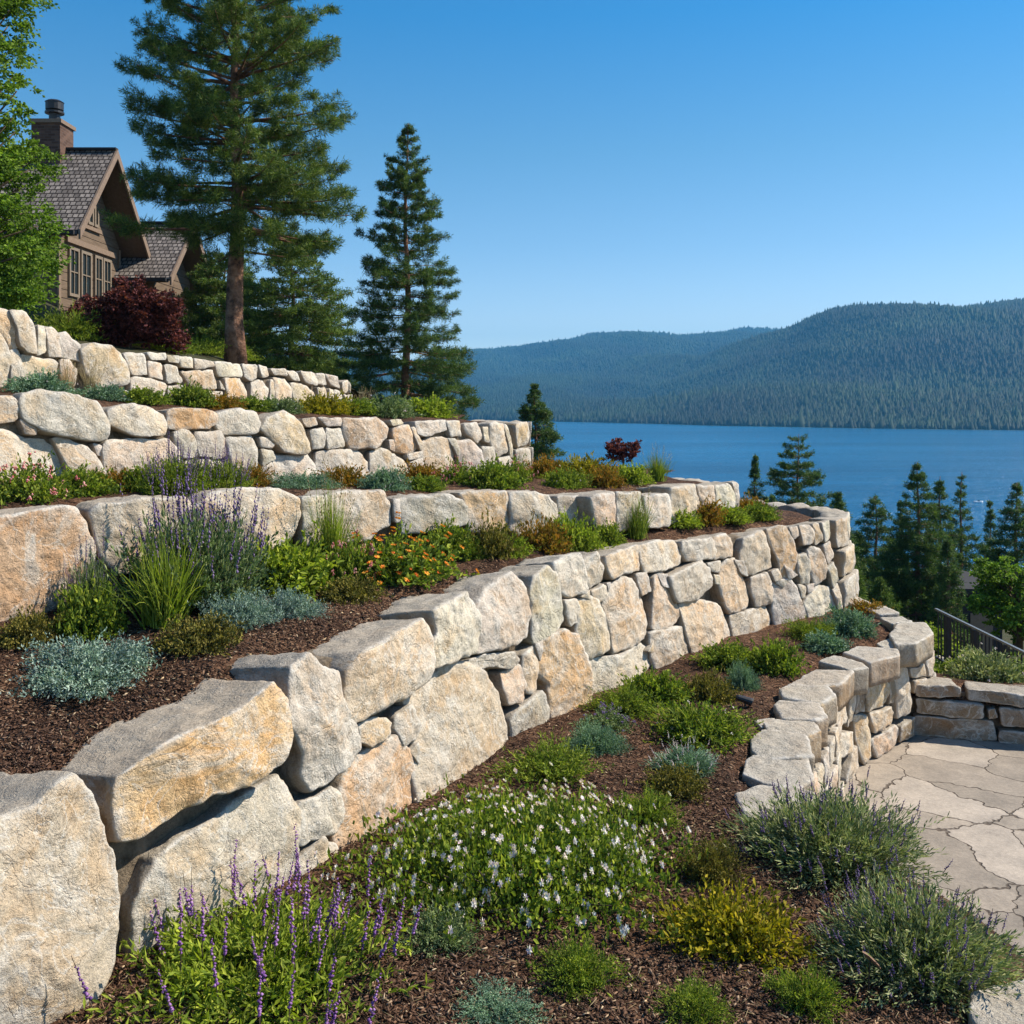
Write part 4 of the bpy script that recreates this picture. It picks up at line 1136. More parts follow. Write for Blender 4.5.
PROTO = {}
def proto(kind, foliage, fmat, flowers=None, flmat=None, stem=None, extra=None):
    PROTO.setdefault(kind, []).append((foliage, fmat, flowers, flmat, stem))

def shrub_mesh(kind, r, n=190, k=16, spread=.95, h=.75, leaf_l=.10, leaf_w=.035, t0=.25, sag=.12, splay=.8, jit=.12, lump=.2):
    """a shrub of unit radius: curved stems clad in leaves, lumpy outline"""
    n = int(n * 1.45); k = int(k * 1.35)
    d, t = stems_dirs(n, r, spread)
    az = np.arctan2(d[:, 1], d[:, 0])
    ph = r.uniform(0, 6.28, 4)
    lum = 1 + lump * (np.sin(az * 3 + ph[0]) * .5 + np.sin(az * 5 + ph[1]) * .35 + np.sin(az * 2 + t * 4 + ph[2]) * .5)
    d = d * np.array([1, 1, h]); length = lum * r.uniform(.72, 1.08, n)
    base = np.stack([r.normal(0, jit, n), r.normal(0, jit, n), np.zeros(n) - .02], 1)
    P, T = along(n, k, base, d, length, np.full(n, sag) * r.uniform(.4, 1.4, n), t0, 1.0, r)
    P = P.reshape(-1, 3) + r.normal(0, .018, (n * k, 3)); T = T.reshape(-1, 3)
    dr = T + r.normal(size=P.shape) * splay
    dr[:, 2] += .25
    P[:, 2] = np.maximum(P[:, 2], .01)
    return P, dr, (base, d, length)

def P_shrub(kind, fm, seed, leaf_l=.1, leaf_w=.035, flower=None, fk=None, **k):
    r = np.random.default_rng(seed)
    P, dr, st = shrub_mesh(kind, r, **k)
    V, Fc = leaves(P, dr, leaf_l * 1.2 * r.uniform(.6, 1.2, len(P)), leaf_w * 1.3 * r.uniform(.7, 1.2, len(P)), r)
    fol = mesh_np('foliage', V, Fc)
    base, d, length = st
    sV, sF = stalks(base, base + d * length[:, None] * .6, .0045, r)
    stem = mesh_np('stems', sV, sF)
    fl = None
    if flower:
        nfl, rad, lift = fk
        i = r.choice(len(length), nfl)
        tip = base[i] + d[i] * (length[i] * r.uniform(.92, 1.08, nfl))[:, None] + np.array([0, 0, lift])
        tip[:, 2] = np.maximum(tip[:, 2] - .1 * length[i] * .5, .05)
        if flower == 'ball':
            pts = np.repeat(tip, 7, 0) + r.normal(0, rad * .6, (nfl * 7, 3)); fv, ff = blobs(pts, rad * .55, r)
        elif flower == 'spike':
            tip = base[i] + d[i] * (length[i] * r.uniform(.9, 1.0, nfl))[:, None]
            up = unit(d[i] * (.25 if kind == 'salvia' else .5) + np.array([0, 0, 1.0]) + r.normal(0, .10, (nfl, 3))); kk = 22 if kind == 'salvia' else 11
            tt = np.linspace(.3, 1, kk)[None, :, None]
            pts = (tip[:, None] + up[:, None] * lift * tt * r.uniform(.7, 1.2, (nfl, 1, 1))).reshape(-1, 3) + r.normal(0, rad * .35, (nfl * kk, 3))
            fv, ff = blobs(pts, np.tile(np.linspace(1, .5, kk), nfl) * rad, r)
            qv, qf = stalks(tip, tip + up * lift, .005, r)
            stemV = np.concatenate([sV, qv]); stemF = np.concatenate([sF, qf + len(sV)]); stem = mesh_np('stems', stemV, stemF)
        else:  # daisies: seven petals
            kk = 7; a = np.tile(np.arange(kk) * 2 * math.pi / kk, nfl) + np.repeat(r.uniform(0, 1, nfl), kk)
            nrm = np.repeat(unit(d[i] + np.array([0.3, -.4, .9])), kk, 0)
            x = unit(np.cross(nrm, [0.3, 1, 0.1])); y = np.cross(nrm, x)
            dd = x * np.cos(a)[:, None] + y * np.sin(a)[:, None] + nrm * .15
            fv, ff = leaves(np.repeat(tip, kk, 0), dd, rad, rad * .65, r)
        fl = mesh_np('flowers', fv, ff)
    PROTO.setdefault(kind, []).append((fol, fm, fl, None, stem))

def P_grass(kind, fm, seed, n=420, wd=.02, spread=.62, sag=.35, seedhead=None):
    r = np.random.default_rng(seed)
    d, t = stems_dirs(n, r, spread, .7)
    length = r.uniform(.55, 1.1, n) * 1.15; base = np.stack([r.normal(0, .13, n), r.normal(0, .13, n), np.zeros(n)], 1)
    k = 7; tt = np.linspace(0, 1, k); sg = sag * r.uniform(.3, 1.4, n) * (.3 + np.sin(t))
    C = base[:, None] + d[:, None] * length[:, None, None] * tt[None, :, None]
    C[..., 2] -= sg[:, None] * tt[None] ** 2.2 * length[:, None]
    C[..., 2] = np.maximum(C[..., 2], .01)
    sd_ = unit(np.cross(d, r.normal(size=(n, 3)))); wv = wd * (1 - tt ** 2 * .9)
    a = C + sd_[:, None] * wv[None, :, None] * .5; b_ = C - sd_[:, None] * wv[None, :, None] * .5
    V = np.stack([a, b_], 2).reshape(n, k * 2, 3)
    f = np.array([[2 * i, 2 * i + 1, 2 * i + 3, 2 * i + 2] for i in range(k - 1)])
    Fc = (f[None] + (np.arange(n) * k * 2)[:, None, None]).reshape(-1, 4)
    fl = None
    if seedhead:
        i = r.choice(n, seedhead); tip = C[i, -1] + np.array([0, 0, .12])
        pts = (tip[:, None] + d[i][:, None] * np.linspace(-.12, .1, 6)[None, :, None]).reshape(-1, 3); pts += r.normal(0, .006, pts.shape)
        fv, ff = blobs(pts, .016, r); fl = mesh_np('flowers', fv, ff)
    PROTO.setdefault(kind, []).append((mesh_np('blades', V.reshape(-1, 3), Fc), fm, fl, None, None))

for sd_i in (1, 2):
    P_shrub('mound', 'green', 10 + sd_i, n=210, k=15, leaf_l=.10, leaf_w=.045, h=.78)
    P_shrub('conifer', 'green', 20 + sd_i, n=230, k=18, leaf_l=.085, leaf_w=.020, h=.70, spread=.98, lump=.3, splay=.7)
    P_shrub('olive', 'olive', 30 + sd_i, n=260, k=14, leaf_l=.07, leaf_w=.04, h=.6, spread=.98)
    P_shrub('mat', 'blue', 40 + sd_i, n=420, k=26, leaf_l=.045, leaf_w=.017, h=.46, spread=1.0, sag=.05, lump=.25, splay=.9)
    P_shrub('yellowbush', 'yellow', 50 + sd_i, n=190, k=14, leaf_l=.09, leaf_w=.035, h=.62, lump=.3)
    P_shrub('rusty', 'rusty', 60 + sd_i, n=170, k=14, leaf_l=.10, leaf_w=.04, h=.75, lump=.3)
    P_shrub('daisy', 'green', 70 + sd_i, n=190, k=13, leaf_l=.095, leaf_w=.04, h=.8, flower='daisy', fk=(120, .055, .05))
    P_shrub('pinks', 'green', 80 + sd_i, n=170, k=13, leaf_l=.095, leaf_w=.035, h=.8, flower='ball', fk=(46, .045, .06))
    P_shrub('teal', 'teal', 90 + sd_i, n=230, k=16, leaf_l=.10, leaf_w=.028, h=.7, flower='ball', fk=(14, .022, .08))
P_shrub('lavender', 'lav', 101, n=620, k=20, leaf_l=.085, leaf_w=.014, h=.88, spread=.92, lump=.12, splay=.38, t0=.3, jit=.2, flower='spike', fk=(150, .014, .2))
P_shrub('lavender', 'lav', 102, n=620, k=20, leaf_l=.085, leaf_w=.014, h=.88, spread=.92, lump=.12, splay=.38, t0=.3, jit=.2, flower='spike', fk=(190, .014, .2))
P_shrub('lavender_small', 'sage', 103, n=330, k=16, leaf_l=.11, leaf_w=.018, h=.95, spread=.85, splay=.4, flower='spike', fk=(60, .018, .42))
P_shrub('salvia', 'lime', 104, n=360, k=15, leaf_l=.085, leaf_w=.022, h=.42, spread=.98, sag=.02, lump=.15, splay=.75, jit=.3, flower='spike', fk=(60, .019, .50))
P_shrub('pinkground', 'green', 105, n=900, k=17, leaf_l=.036, leaf_w=.017, h=.26, spread=1.0, sag=.02, lump=.22, splay=.9, jit=.30, flower='daisy', fk=(600, .022, .065))
P_shrub('nepeta', 'green', 106, n=560, k=20, leaf_l=.07, leaf_w=.024, h=.9, spread=.88, splay=.45, lump=.15, jit=.25, flower='spike', fk=(110, .022, .42))
P_grass('grass', 'lime', 111, n=460, wd=.024)
P_grass('grass', 'lime', 112, n=460, wd=.020, spread=.5)
P_grass('drygrass', 'straw', 113, n=150, wd=.014, spread=.35, sag=.2, seedhead=60)
P_grass('sedge', 'green', 114, n=420, wd=.02, spread=.45, seedhead=40)

FLOWER = {'nepeta': 'mauve', 'daisy': 'orange_petal', 'pinks': 'pink_petal', 'teal': 'white_petal', 'lavender': 'mauve', 'lavender_small': 'mauve', 'salvia': 'purple', 'pinkground': 'white_petal', 'drygrass': 'straw', 'sedge': 'straw'}
NAMES = {'nepeta': ('lavender_bush', 'lavender'), 'mound': ('mounded_shrub', 'shrub'), 'conifer': ('dwarf_conifer', 'dwarf conifer'), 'olive': ('thyme_mound', 'shrub'), 'mat': ('spreading_juniper', 'juniper'), 'yellowbush': ('golden_shrub', 'shrub'),
         'rusty': ('rust_tipped_shrub', 'shrub'), 'daisy': ('flowering_shrub', 'flowering plant'), 'pinks': ('pink_flowering_plant', 'flowering plant'), 'teal': ('blue_green_shrub', 'shrub'), 'lavender': ('lavender_bush', 'lavender'),
         'lavender_small': ('lavender_bush', 'lavender'), 'salvia': ('salvia_plant', 'salvia'), 'pinkground': ('flowering_ground_cover', 'ground cover'), 'grass': ('ornamental_grass', 'grass clump'), 'drygrass': ('dry_grass_tuft', 'grass clump'), 'sedge': ('ornamental_grass', 'grass clump')}
MESHES = {}
def instance_parts(root, kind, var, fmat=None, flmat=None):
    fol, fm, fl, _, stem = PROTO[kind][var % len(PROTO[kind])]
    for part, me, mt in (('blades' if 'grass' in kind or kind == 'sedge' else 'foliage', fol, fmat or fm), ('flowers', fl, flmat or FLOWER.get(kind)), ('stems', stem, 'twig')):
        if me is None: continue
        key = (me.name, mt)
        if key not in MESHES:
            m2 = me.copy(); m2.materials.append(M[mt]); MESHES[key] = m2
        link(part, MESHES[key], None, root)

PL = 0
def plant(kind, u, v, wpx, hpx, label, group='bedding plants in the terraces', fmat=None, flmat=None, var=None):
    """a plant whose foot is seen at pixel u, v; its width and height in the photograph fix its real size"""
    global PL
    PL += 1
    p = on_ground(u, v)
    if p is None:
        print('no ground for', kind, u, v); return
    rad = wpx / 2 / F * p.y
    flat_ = kind in ('mat', 'pinkground', 'salvia')
    for f_ in ((.95, .7, .45, .2, 0) if flat_ else (.75, .5, .25, 0)):
        g = drop(p.x, p.y + rad * f_, p.z + .5)
        if g is not None and abs(g.z - p.z) < .16 + rad * .15: break
    p = p + Vector((0, rad * f_, 0))
    if g is not None: p = g
    root = empty(NAMES[kind][0], p - Vector((0, 0, .01)), random.uniform(0, 6.28))
    meta(root, label, NAMES[kind][1], group)
    instance_parts(root, kind, PL if var is None else var, fmat, flmat)
    nat = {'nepeta': 1.15, 'mound': .85, 'conifer': .78, 'olive': .66, 'mat': .44, 'yellowbush': .7, 'rusty': .82, 'daisy': .9, 'pinks': .9, 'teal': .8, 'lavender': 1.0, 'lavender_small': 1.3, 'salvia': .78, 'pinkground': .3, 'grass': 1.0, 'drygrass': 1.15, 'sedge': 1.1}[kind]
    hz_ = hpx / F * p.y
    # what one sees from the foot of the near side to the top includes part of the plan depth
    el = max(0.0, (CAMZ - p.z) / p.y)
    se = math.sin(math.atan(el)); ce = math.cos(math.atan(el))
    Hp = hz_ * ce
    q_ = (Hp - rad * se) ** 2 - (rad * se) ** 2
    hz_ = math.sqrt(q_) / ce if Hp > rad * se and q_ > 0 else 0
    hz_ = max(hz_, rad * (.25 if flat_ else .8))
    hz_ *= 1.15
    if not flat_ and 'grass' not in kind and kind not in ('lavender', 'nepeta', 'sedge'): rad *= 1.1
    k = hz_ / nat
    if kind in ('grass', 'drygrass', 'sedge'): rad *= 1.15
    root.scale = (rad, rad, k)
    if kind == 'pinkground':
        root.rotation_euler = (0, 0, 0); root.scale = (rad * .95, rad * .8, k * .8)
    return root
# ------------------------------------------------------------------ front mulch bed
G1 = 'plants in the front mulch bed'
plant('salvia', 228, 1044, 255, 170, 'bright green salvia with tall violet flower spikes at the foot of the frontmost boulder', G1)
plant('conifer', 438, 956, 84, 60, 'low grey-green dwarf conifer just right of the violet salvia', G1, fmat='sage')
plant('conifer', 580, 997, 86, 70, 'compact green dwarf conifer directly below the white-flowered ground cover', G1)
plant('mat', 497, 1046, 110, 46, 'blue-green spreading juniper cut by the bottom edge, left of centre', G1, fmat='teal')
plant('conifer', 700, 1030, 76, 62, 'green dwarf conifer at the bottom edge, below the golden shrub', G1)
plant('conifer', 815, 1020, 76, 66, 'green dwarf conifer beside the small tilted plant marker', G1)
plant('pinkground', 522, 938, 326, 165, 'wide mat of small green leaves dotted with white and pink flower heads', G1)
plant('yellowbush', 740, 965, 138, 72, 'golden yellow-green shrub below the dark dwarf conifer, left of the big lavenders', G1)
plant('conifer', 718, 886, 66, 58, 'dark olive dwarf conifer between the white-flowered mat and the lavender bushes', G1, fmat='olive')
plant('conifer', 650, 826, 62, 44, 'small green dwarf conifer just above the right end of the white-flowered mat', G1)
plant('olive', 680, 800, 66, 34, 'flat olive mound right above the small green dwarf conifer, below the silvery bush', G1, fmat='olive')
plant('conifer', 553, 785, 94, 46, 'bright green feathery dwarf conifer against the foot of the tall wall', G1, fmat='green')
plant('mat', 597, 758, 66, 34, 'blue-grey spreading shrub right of the bright feathery conifer', G1, fmat='teal')
plant('pinks', 607, 732, 50, 24, 'small silvery plant with a purple bloom behind the blue-grey spreading shrub', G1, fmat='sage', flmat='mauve')
plant('conifer', 628, 717, 66, 28, 'low bright green mound left of the long shrub row by the tall wall', G1)
plant('lavender_small', 690, 777, 64, 40, 'silvery grey-green bush below the flowering green shrub in mid bed', G1, fmat='teal', flmat='white_petal', var=0)
plant('teal', 706, 747, 96, 46, 'green shrub with tiny white flowers in the middle of the front bed', G1, fmat='green')
plant('mound', 658, 705, 64, 42, 'leafy green shrub at the foot of the long pale stone', G1)
plant('yellowbush', 712, 703, 62, 38, 'yellow-green bush with rusty tips right of the leafy green shrub', G1, fmat='olive')
plant('mat', 745, 692, 36, 28, 'small pale blue-green tuft beside the yellow-green rusty-tipped bush', G1, fmat='teal')
plant('mound', 732, 672, 60, 34, 'rounded green shrub above the pale blue-green tuft', G1)
plant('mound', 780, 675, 52, 40, 'fresh green upright shrub at the middle of the shrub row under the tall wall', G1)
plant('conifer', 768, 664, 30, 18, 'tiny olive mound between two green shrubs near the wall', G1, fmat='olive')
plant('conifer', 815, 641, 50, 26, 'bright green mound under the far end of the tall wall', G1)
plant('mound', 829, 655, 44, 20, 'low green mound just below the bright mound at the far end', G1, fmat='teal')
plant('teal', 855, 637, 56, 34, 'blue-green rounded shrub at the far tip of the front bed', G1)
plant('rusty', 872, 616, 40, 22, 'reddish-yellow low plant behind the blue-green shrub at the far tip', G1)
plant('lavender', 850, 884, 176, 104, 'large lavender bush beside the cap stones, its spikes against the patio', G1, var=0)
plant('lavender', 945, 1000, 186, 138, 'largest lavender bush, in the lower right corner', G1, var=1)
# ------------------------------------------------------------------ second bed
G2 = 'plants in the bed above the tall wall'
plant('mat', 60, 706, 160, 60, 'big blue-green juniper mat spreading over the mulch at the left edge', G2)
plant('olive', 20, 648, 66, 40, 'brownish olive mound at the left edge above the juniper mat', G2)
plant('mound', 78, 640, 70, 62, 'upright leafy green plant in front of the orange-tan end block', G2, fmat='green')
plant('grass', 150, 640, 124, 96, 'arching bright green grass clump below the lavender', G2)
plant('olive', 192, 655, 84, 42, 'dark olive cushion right below the arching grass clump', G2)
plant('nepeta', 182, 616, 128, 126, 'big rounded grey-green lavender with violet spikes before the second wall', G2, fmat='sage', flmat='mauve')
plant('lavender_small', 84, 622, 50, 84, 'thin dark-stemmed lavender standing against the orange-tan end block', G2, flmat='mauve')
plant('mat', 232, 632, 78, 36, 'silver-blue juniper tuft right of the dark olive cushion', G2)
plant('mat', 280, 622, 70, 30, 'second silver-blue juniper tuft, touching the leafy green mound', G2)
plant('mound', 275, 594, 118, 62, 'broad fresh green leafy mound in the middle of the second bed', G2, fmat='lime')
plant('olive', 346, 603, 62, 30, 'small olive cushion right in front of the yellow-flowered bush', G2)
plant('sedge', 328, 578, 62, 90, 'upright green grass tuft against the second wall', G2, fmat='lime')
plant('daisy', 390, 586, 118, 62, 'rounded bush full of yellow and orange daisies in the second bed', G2)
plant('pinks', 350, 586, 54, 52, 'pale pink flowering plant between the grass tuft and the daisy bush', G2)
plant('mound', 448, 562, 64, 42, 'yellow-green shrub right of the daisy bush', G2, fmat='green')
plant('conifer', 470, 560, 34, 20, 'tiny bright green mound at the edge right of the daisy bush', G2)
plant('rusty', 492, 558, 56, 42, 'green shrub with rusty tips below the orange-stained block', G2, fmat='olive')
plant('mound', 508, 556, 42, 26, 'small lime green mound near the rim of the tall wall', G2, fmat='lime')
plant('rusty', 545, 553, 50, 38, 'reddish-brown tipped shrub under the grey-white block', G2)
plant('yellowbush', 572, 552, 64, 42, 'yellow-green spreading shrub before the shadowed gap in the second wall', G2, fmat='lime')
plant('mound', 606, 547, 40, 26, 'small green mound left of the upright grass near the bend', G2)
plant('sedge', 638, 544, 50, 46, 'upright green grass clump near the bend of the second bed', G2)
plant('mound', 680, 530, 48, 22, 'light green low mound right of the upright grass clump', G2, fmat='lime')
plant('rusty', 704, 527, 50, 30, 'orange-pink tipped plant below the end of the second wall', G2)
plant('mound', 733, 527, 42, 20, 'light green cushion below the very end of the second wall', G2, fmat='lime')
plant('mound', 762, 522, 36, 20, 'green cushion on the far tip of the second bed', G2)
plant('rusty', 752, 512, 34, 18, 'small rust-coloured plant behind the far green cushion', G2)
# ------------------------------------------------------------------ third bed
G3 = 'plants in the bed above the second wall'
plant('pinks', 12, 503, 84, 48, 'green bush with red and orange flowers at the left edge of the third bed', G3, flmat='pink_petal')
plant('mound', 66, 497, 72, 34, 'green and yellow bush right of the red-flowered bush', G3)
plant('rusty', 106, 492, 46, 28, 'rusty green plant in front of the long pale boulder', G3)
plant('mound', 138, 492, 44, 32, 'green plant at the left of the violet haze of lavender', G3)
plant('nepeta', 170, 500, 66, 52, 'violet lavender on the second wall, left clump', G3)
plant('nepeta', 215, 497, 56, 44, 'violet lavender on the second wall, right clump', G3)
plant('rusty', 246, 487, 44, 26, 'red-tipped green plant right of the violet lavenders', G3)
plant('mat', 296, 489, 74, 18, 'low blue-green mat between two red-tipped plants', G3, fmat='teal')
plant('rusty', 338, 486, 48, 26, 'rust and green plant right of the low blue-green mat', G3)
plant('teal', 383, 489, 46, 26, 'blue-green rounded shrub before the orange-stained fieldstone', G3)
plant('yellowbush', 420, 481, 48, 24, 'orange-yellow shrub touching the third wall', G3, fmat='rusty')
plant('mound', 424, 491, 38, 18, 'small green cushion in front of the orange-yellow shrub', G3)
plant('pinks', 458, 484, 44, 26, 'green plant with faint pink bloom near the end of the third wall', G3)
plant('mound', 492, 489, 56, 32, 'green shrub right below the end of the third wall', G3)
plant('pinks', 516, 482, 36, 26, 'pale-flowered plant at the very corner of the third wall', G3)
plant('yellowbush', 545, 478, 44, 26, 'amber shrub just beyond the end of the third wall', G3, fmat='rusty')
plant('teal', 566, 488, 46, 24, 'grey-green shrub in front of the yellow carpet', G3, fmat='green')
plant('yellowbush', 585, 476, 56, 24, 'yellow-green carpet shrub against the lake', G3, fmat='yellow')
plant('rusty', 606, 487, 40, 28, 'reddish green shrub below the small purple maple', G3)
plant('mound', 632, 484, 44, 22, 'green cushion right of the purple maple', G3, fmat='lime')
plant('sedge', 660, 483, 40, 30, 'green grass tuft with seed heads against the lake', G3)
# ------------------------------------------------------------------ fourth bed
G4 = 'plants in the bed above the third wall'
plant('teal', 28, 394, 66, 20, 'bluish green shrub at the left edge of the fourth bed', G4)
for i, (u_, v_) in enumerate([(62, 393), (84, 396)]):
    plant('drygrass', u_, v_, 40, 30, ['dry straw-coloured grass tuft with seed heads, left of the pair below the top wall', 'dry straw-coloured grass tuft with seed heads, right of the pair below the top wall'][i], G4)
plant('teal', 100, 400, 44, 14, 'low blue-green plant right of the dry grasses', G4)
plant('mound', 136, 404, 46, 14, 'low green cushion below the big top-wall boulder', G4)
plant('mound', 184, 406, 46, 24, 'taller green bush in the fourth bed above the orange slab', G4)
plant('rusty', 218, 409, 40, 18, 'yellow-red plant right of the taller green bush', G4)
plant('mound', 246, 411, 40, 16, 'green cushion in the middle of the fourth bed', G4)
plant('teal', 276, 413, 46, 16, 'grey-green cushion left of the yellow one at the end of the top wall', G4, fmat='sage')
plant('yellowbush', 318, 414, 56, 24, 'yellow-green shrub under the end of the top wall', G4)
plant('mound', 352, 415, 46, 18, 'green cushion just beyond the end of the top wall', G4)
plant('teal', 384, 417, 60, 16, 'grey-green spreading shrub at the foot of the right-hand pine', G4, fmat='sage')
plant('mound', 424, 417, 56, 16, 'bright green spreading shrub under the right-hand pine', G4, fmat='lime')
plant('drygrass', 362, 412, 30, 20, 'small straw-coloured grass left of the right-hand pine', G4)
# ------------------------------------------------------------------ rim of the lawn
G5 = 'juniper shrubs along the top of the uppermost wall'
for i, (u_, v_, w_, h_) in enumerate([(58, 338, 60, 36), (96, 343, 52, 30), (130, 346, 52, 24), (162, 351, 54, 22), (194, 353, 50, 20), (224, 358, 50, 18), (254, 361, 50, 18), (284, 365, 48, 18), (312, 371, 44, 18)]):
    plant('conifer', u_, v_, w_, h_, 'bright green juniper in the low hedge along the top of the uppermost wall', G5, fmat='lime' if i % 3 else 'green')
# ------------------------------------------------------------------ behind the low wall
G6 = 'plants behind the low patio wall'
plant('teal', 1000, 683, 76, 46, 'grey-green rosemary-like bush on the low patio wall bed', G6, fmat='lav')
plant('mound', 935, 650, 56, 24, 'light green shrub behind the small boulder near the railing', G6, fmat='lime')
plant('mound', 958, 662, 46, 18, 'low green cushion left of the rosemary-like bush', G6)

# ------------------------------------------------------------------ bark chips on the mulch
def chips(n, poly, seed, lo, hi, name='bark_chips'):
    r = np.random.default_rng(seed)
    u0, v0, u1, v1 = poly; P = []
    tries = 0
    while len(P) < n and tries < n * 3:
        tries += 1
        u = r.uniform(u0, u1); v = v0 + (v1 - v0) * r.random() ** .8
        p = on_ground(u, v)
        if p is None or p.y > 14: continue
        if p.z < -.6: continue
        P.append(tuple(p))
    P = np.array(P); n = len(P)
    d = unit(np.stack([r.normal(size=n), r.normal(size=n), r.normal(0, .35, n)], 1)); l_ = r.uniform(lo, hi, n)[:, None]
    s_ = unit(np.cross(d, np.array([0, 0, 1.0]) + r.normal(0, .5, (n, 3)))) * l_ * r.uniform(.15, .38, (n, 1)); t_ = np.cross(d, unit(s_)) * l_ * .12
    P = P + np.array([0, 0, .006]) + r.normal(0, .008, (n, 3))
    a = P - d * l_ * .5; b_ = P + d * l_ * .5
    V = np.stack([a - s_ * .5, b_ - s_ * .35, b_ + s_ * .5, a + s_ * .4, (a + b_) / 2 + t_, (a + b_) / 2 - t_ * 1.0], 1)
    f = np.array([[0, 1, 4], [1, 2, 4], [2, 3, 4], [3, 0, 4], [1, 0, 5], [2, 1, 5], [3, 2, 5], [0, 3, 5]])
    return V.reshape(-1, 3), (f[None] + (np.arange(n) * 6)[:, None, None]).reshape(-1, 3)
def chips_obj(name, label, sets):
    VV = []; FF = []; o = 0
    for s_ in sets:
        a, b_ = chips(*s_); VV.append(a); FF.append(b_ + o); o += len(a)
    meta(link(name, mesh_np(name, np.concatenate(VV), np.concatenate(FF)), M['chip']), label, 'bark mulch', kind='stuff')
chips_obj('bark_mulch', 'dark brown shredded bark mulch covering the front bed', [(26000, (60, 820, 960, 1060), 1, .018, .05), (16000, (320, 640, 900, 860), 2, .02, .05)])
o_n = chips(2600, (60, 600, 960, 1060), 9, .05, .11)
nv_, nf_ = o_n; nv_ = nv_.reshape(-1, 6, 3); cen = (nv_[:, 4] + nv_[:, 5])[:, None] / 2; ax = unit(nv_[:, 1] - nv_[:, 0])[:, None]
rel = nv_ - cen; al = (rel * ax).sum(-1, keepdims=True) * ax; nv_ = cen + al + (rel - al) * .10 + np.array([0, 0, .006])
meta(link('pine_needle_litter', mesh_np('pine_needle_litter', nv_.reshape(-1, 3), nf_), M['straw']), 'fine straw-coloured needles and twigs fallen on the bark mulch', 'needle litter', kind='stuff')
chips_obj('bark_mulch', 'dark reddish bark mulch in the bed above the tall wall', [(17000, (-30, 600, 400, 780), 3, .018, .045), (7000, (250, 525, 700, 640), 4, .02, .045)])

# ================================================================== trees
def ground_at(x, y):
    g = drop(x, y, 60); return g.z if g else 0.0

def conifer(name, x, y, ztop, prof, seed, leafmat, nb=150, tuft=.2, per=8, kn=14, needle_w=.016, needle_l=.15, zlow=None, rise=.1, tr=.17, label='', group=None, cat='pine tree', lean=0.0, gap=0.0, bark='bark', flat=.5, tmul=1.0, whorl=0):
    """trunk, limbs running out to twigs, and tufts of needles on every twig; prof gives crown radius against height fraction of the crown"""
    r = np.random.default_rng(seed)
    z0 = ground_at(x, y) - .1; H = ztop - z0
    zl = (zlow - z0) if zlow is not None else H * .12
    root = empty(name, (x, y, z0)); meta(root, label, cat, group)
    tb = MB()
    k = 10; pts = [(lean * (i / k) ** 2 + .04 * math.sin(i * 1.3 + seed), .04 * math.cos(i + seed), H * i / k) for i in range(k + 1)]
    tb.tube(pts, [max(tr * (1 - .93 * (i / k)) * (1.25 if i == 0 else 1), .012) for i in range(k + 1)], 10)
    TP = []; TD = []; TS = []
    fr = np.sort(r.random(nb) ** .92)
    if whorl:
        fr = np.clip((np.floor(fr * whorl) + .5) / whorl + r.normal(0, .16 / whorl, nb), 0, .995)
    for i in range(nb):
        t = fr[i]; h = zl + (H - zl) * t * .985
        a = i * 2.399 + r.uniform(-.5, .5)
        R_ = float(np.interp(t, [p[0] for p in prof], [p[1] for p in prof])) * r.uniform(.62, 1.10)
        # gaps in the outline, uneven round the tree
        R_ *= 1 - gap * max(0, math.sin(a * 2 + t * 17 + seed)) * r.random()
        px = np.interp(h, [p[2] for p in pts], [p[0] for p in pts]); py = np.interp(h, [p[2] for p in pts], [p[1] for p in pts])
        dirn = np.array([math.cos(a), math.sin(a), 0]); sl = rise + (.55 * (t - .35)) 
        m_ = max(4, int(R_ / (tuft * .62) * per / 4.4))
        prev = None; bp = []
        for j in range(6):
            s = j / 5; q = np.array([px, py, h]) + dirn * R_ * s; q[2] += R_ * (sl * s - .28 * s * s + .22 * s ** 3 * (1 + rise * 2)); bp.append(q)
        tb.tube(bp, [max(.008, .028 * tr / .17 * (1 - s_ / 5) * (R_ / 2)) for s_ in range(6)], 4, cap=False)
        bp = np.array(bp)
        s = np.sqrt(r.uniform(.06, 1.0, m_)); s[-1] = 1
        base = np.stack([np.interp(s, np.linspace(0, 1, 6), bp[:, c]) for c in range(3)], 1)
        side = np.cross(dirn, [0, 0, 1.0]); ts = .42 + .58 * (1 - t) ** .6; w_ = R_ * .30 * (1.15 - s) + tuft * .35 * ts
        off = side[None] * (r.uniform(-1, 1, m_) * w_)[:, None]; off[:, 2] += r.normal(0, tuft * flat * ts, m_) + tuft * .1; TS.append(np.full(m_, ts))
        TP.append(base + off); dd = dirn[None] * 1.0 + side[None] * np.sign(off @ side)[:, None] * .5 + np.array([0, 0, .45]) + r.normal(0, .3, (m_, 3)); TD.append(dd)
    TP = np.concatenate(TP); TD = unit(np.concatenate(TD)); m = len(TP); TS = np.repeat(np.concatenate(TS), kn)
    P = np.repeat(TP, kn, 0) + np.repeat(TD, kn, 0) * (np.tile(np.linspace(-.45, .35, kn), m) * tuft * tmul * TS)[:, None] + r.normal(0, tuft * .10, (m * kn, 3))
    dr = np.repeat(TD, kn, 0) * .55 + unit(r.normal(size=P.shape))
    V, Fc = lozenges(P, dr, needle_l * TS * r.uniform(.6, 1.15, len(P)), needle_w, r)
    tb.build('trunk', M[bark], root, True)
    link('crown', mesh_np('crown', V, Fc), M[leafmat], root)
    return root

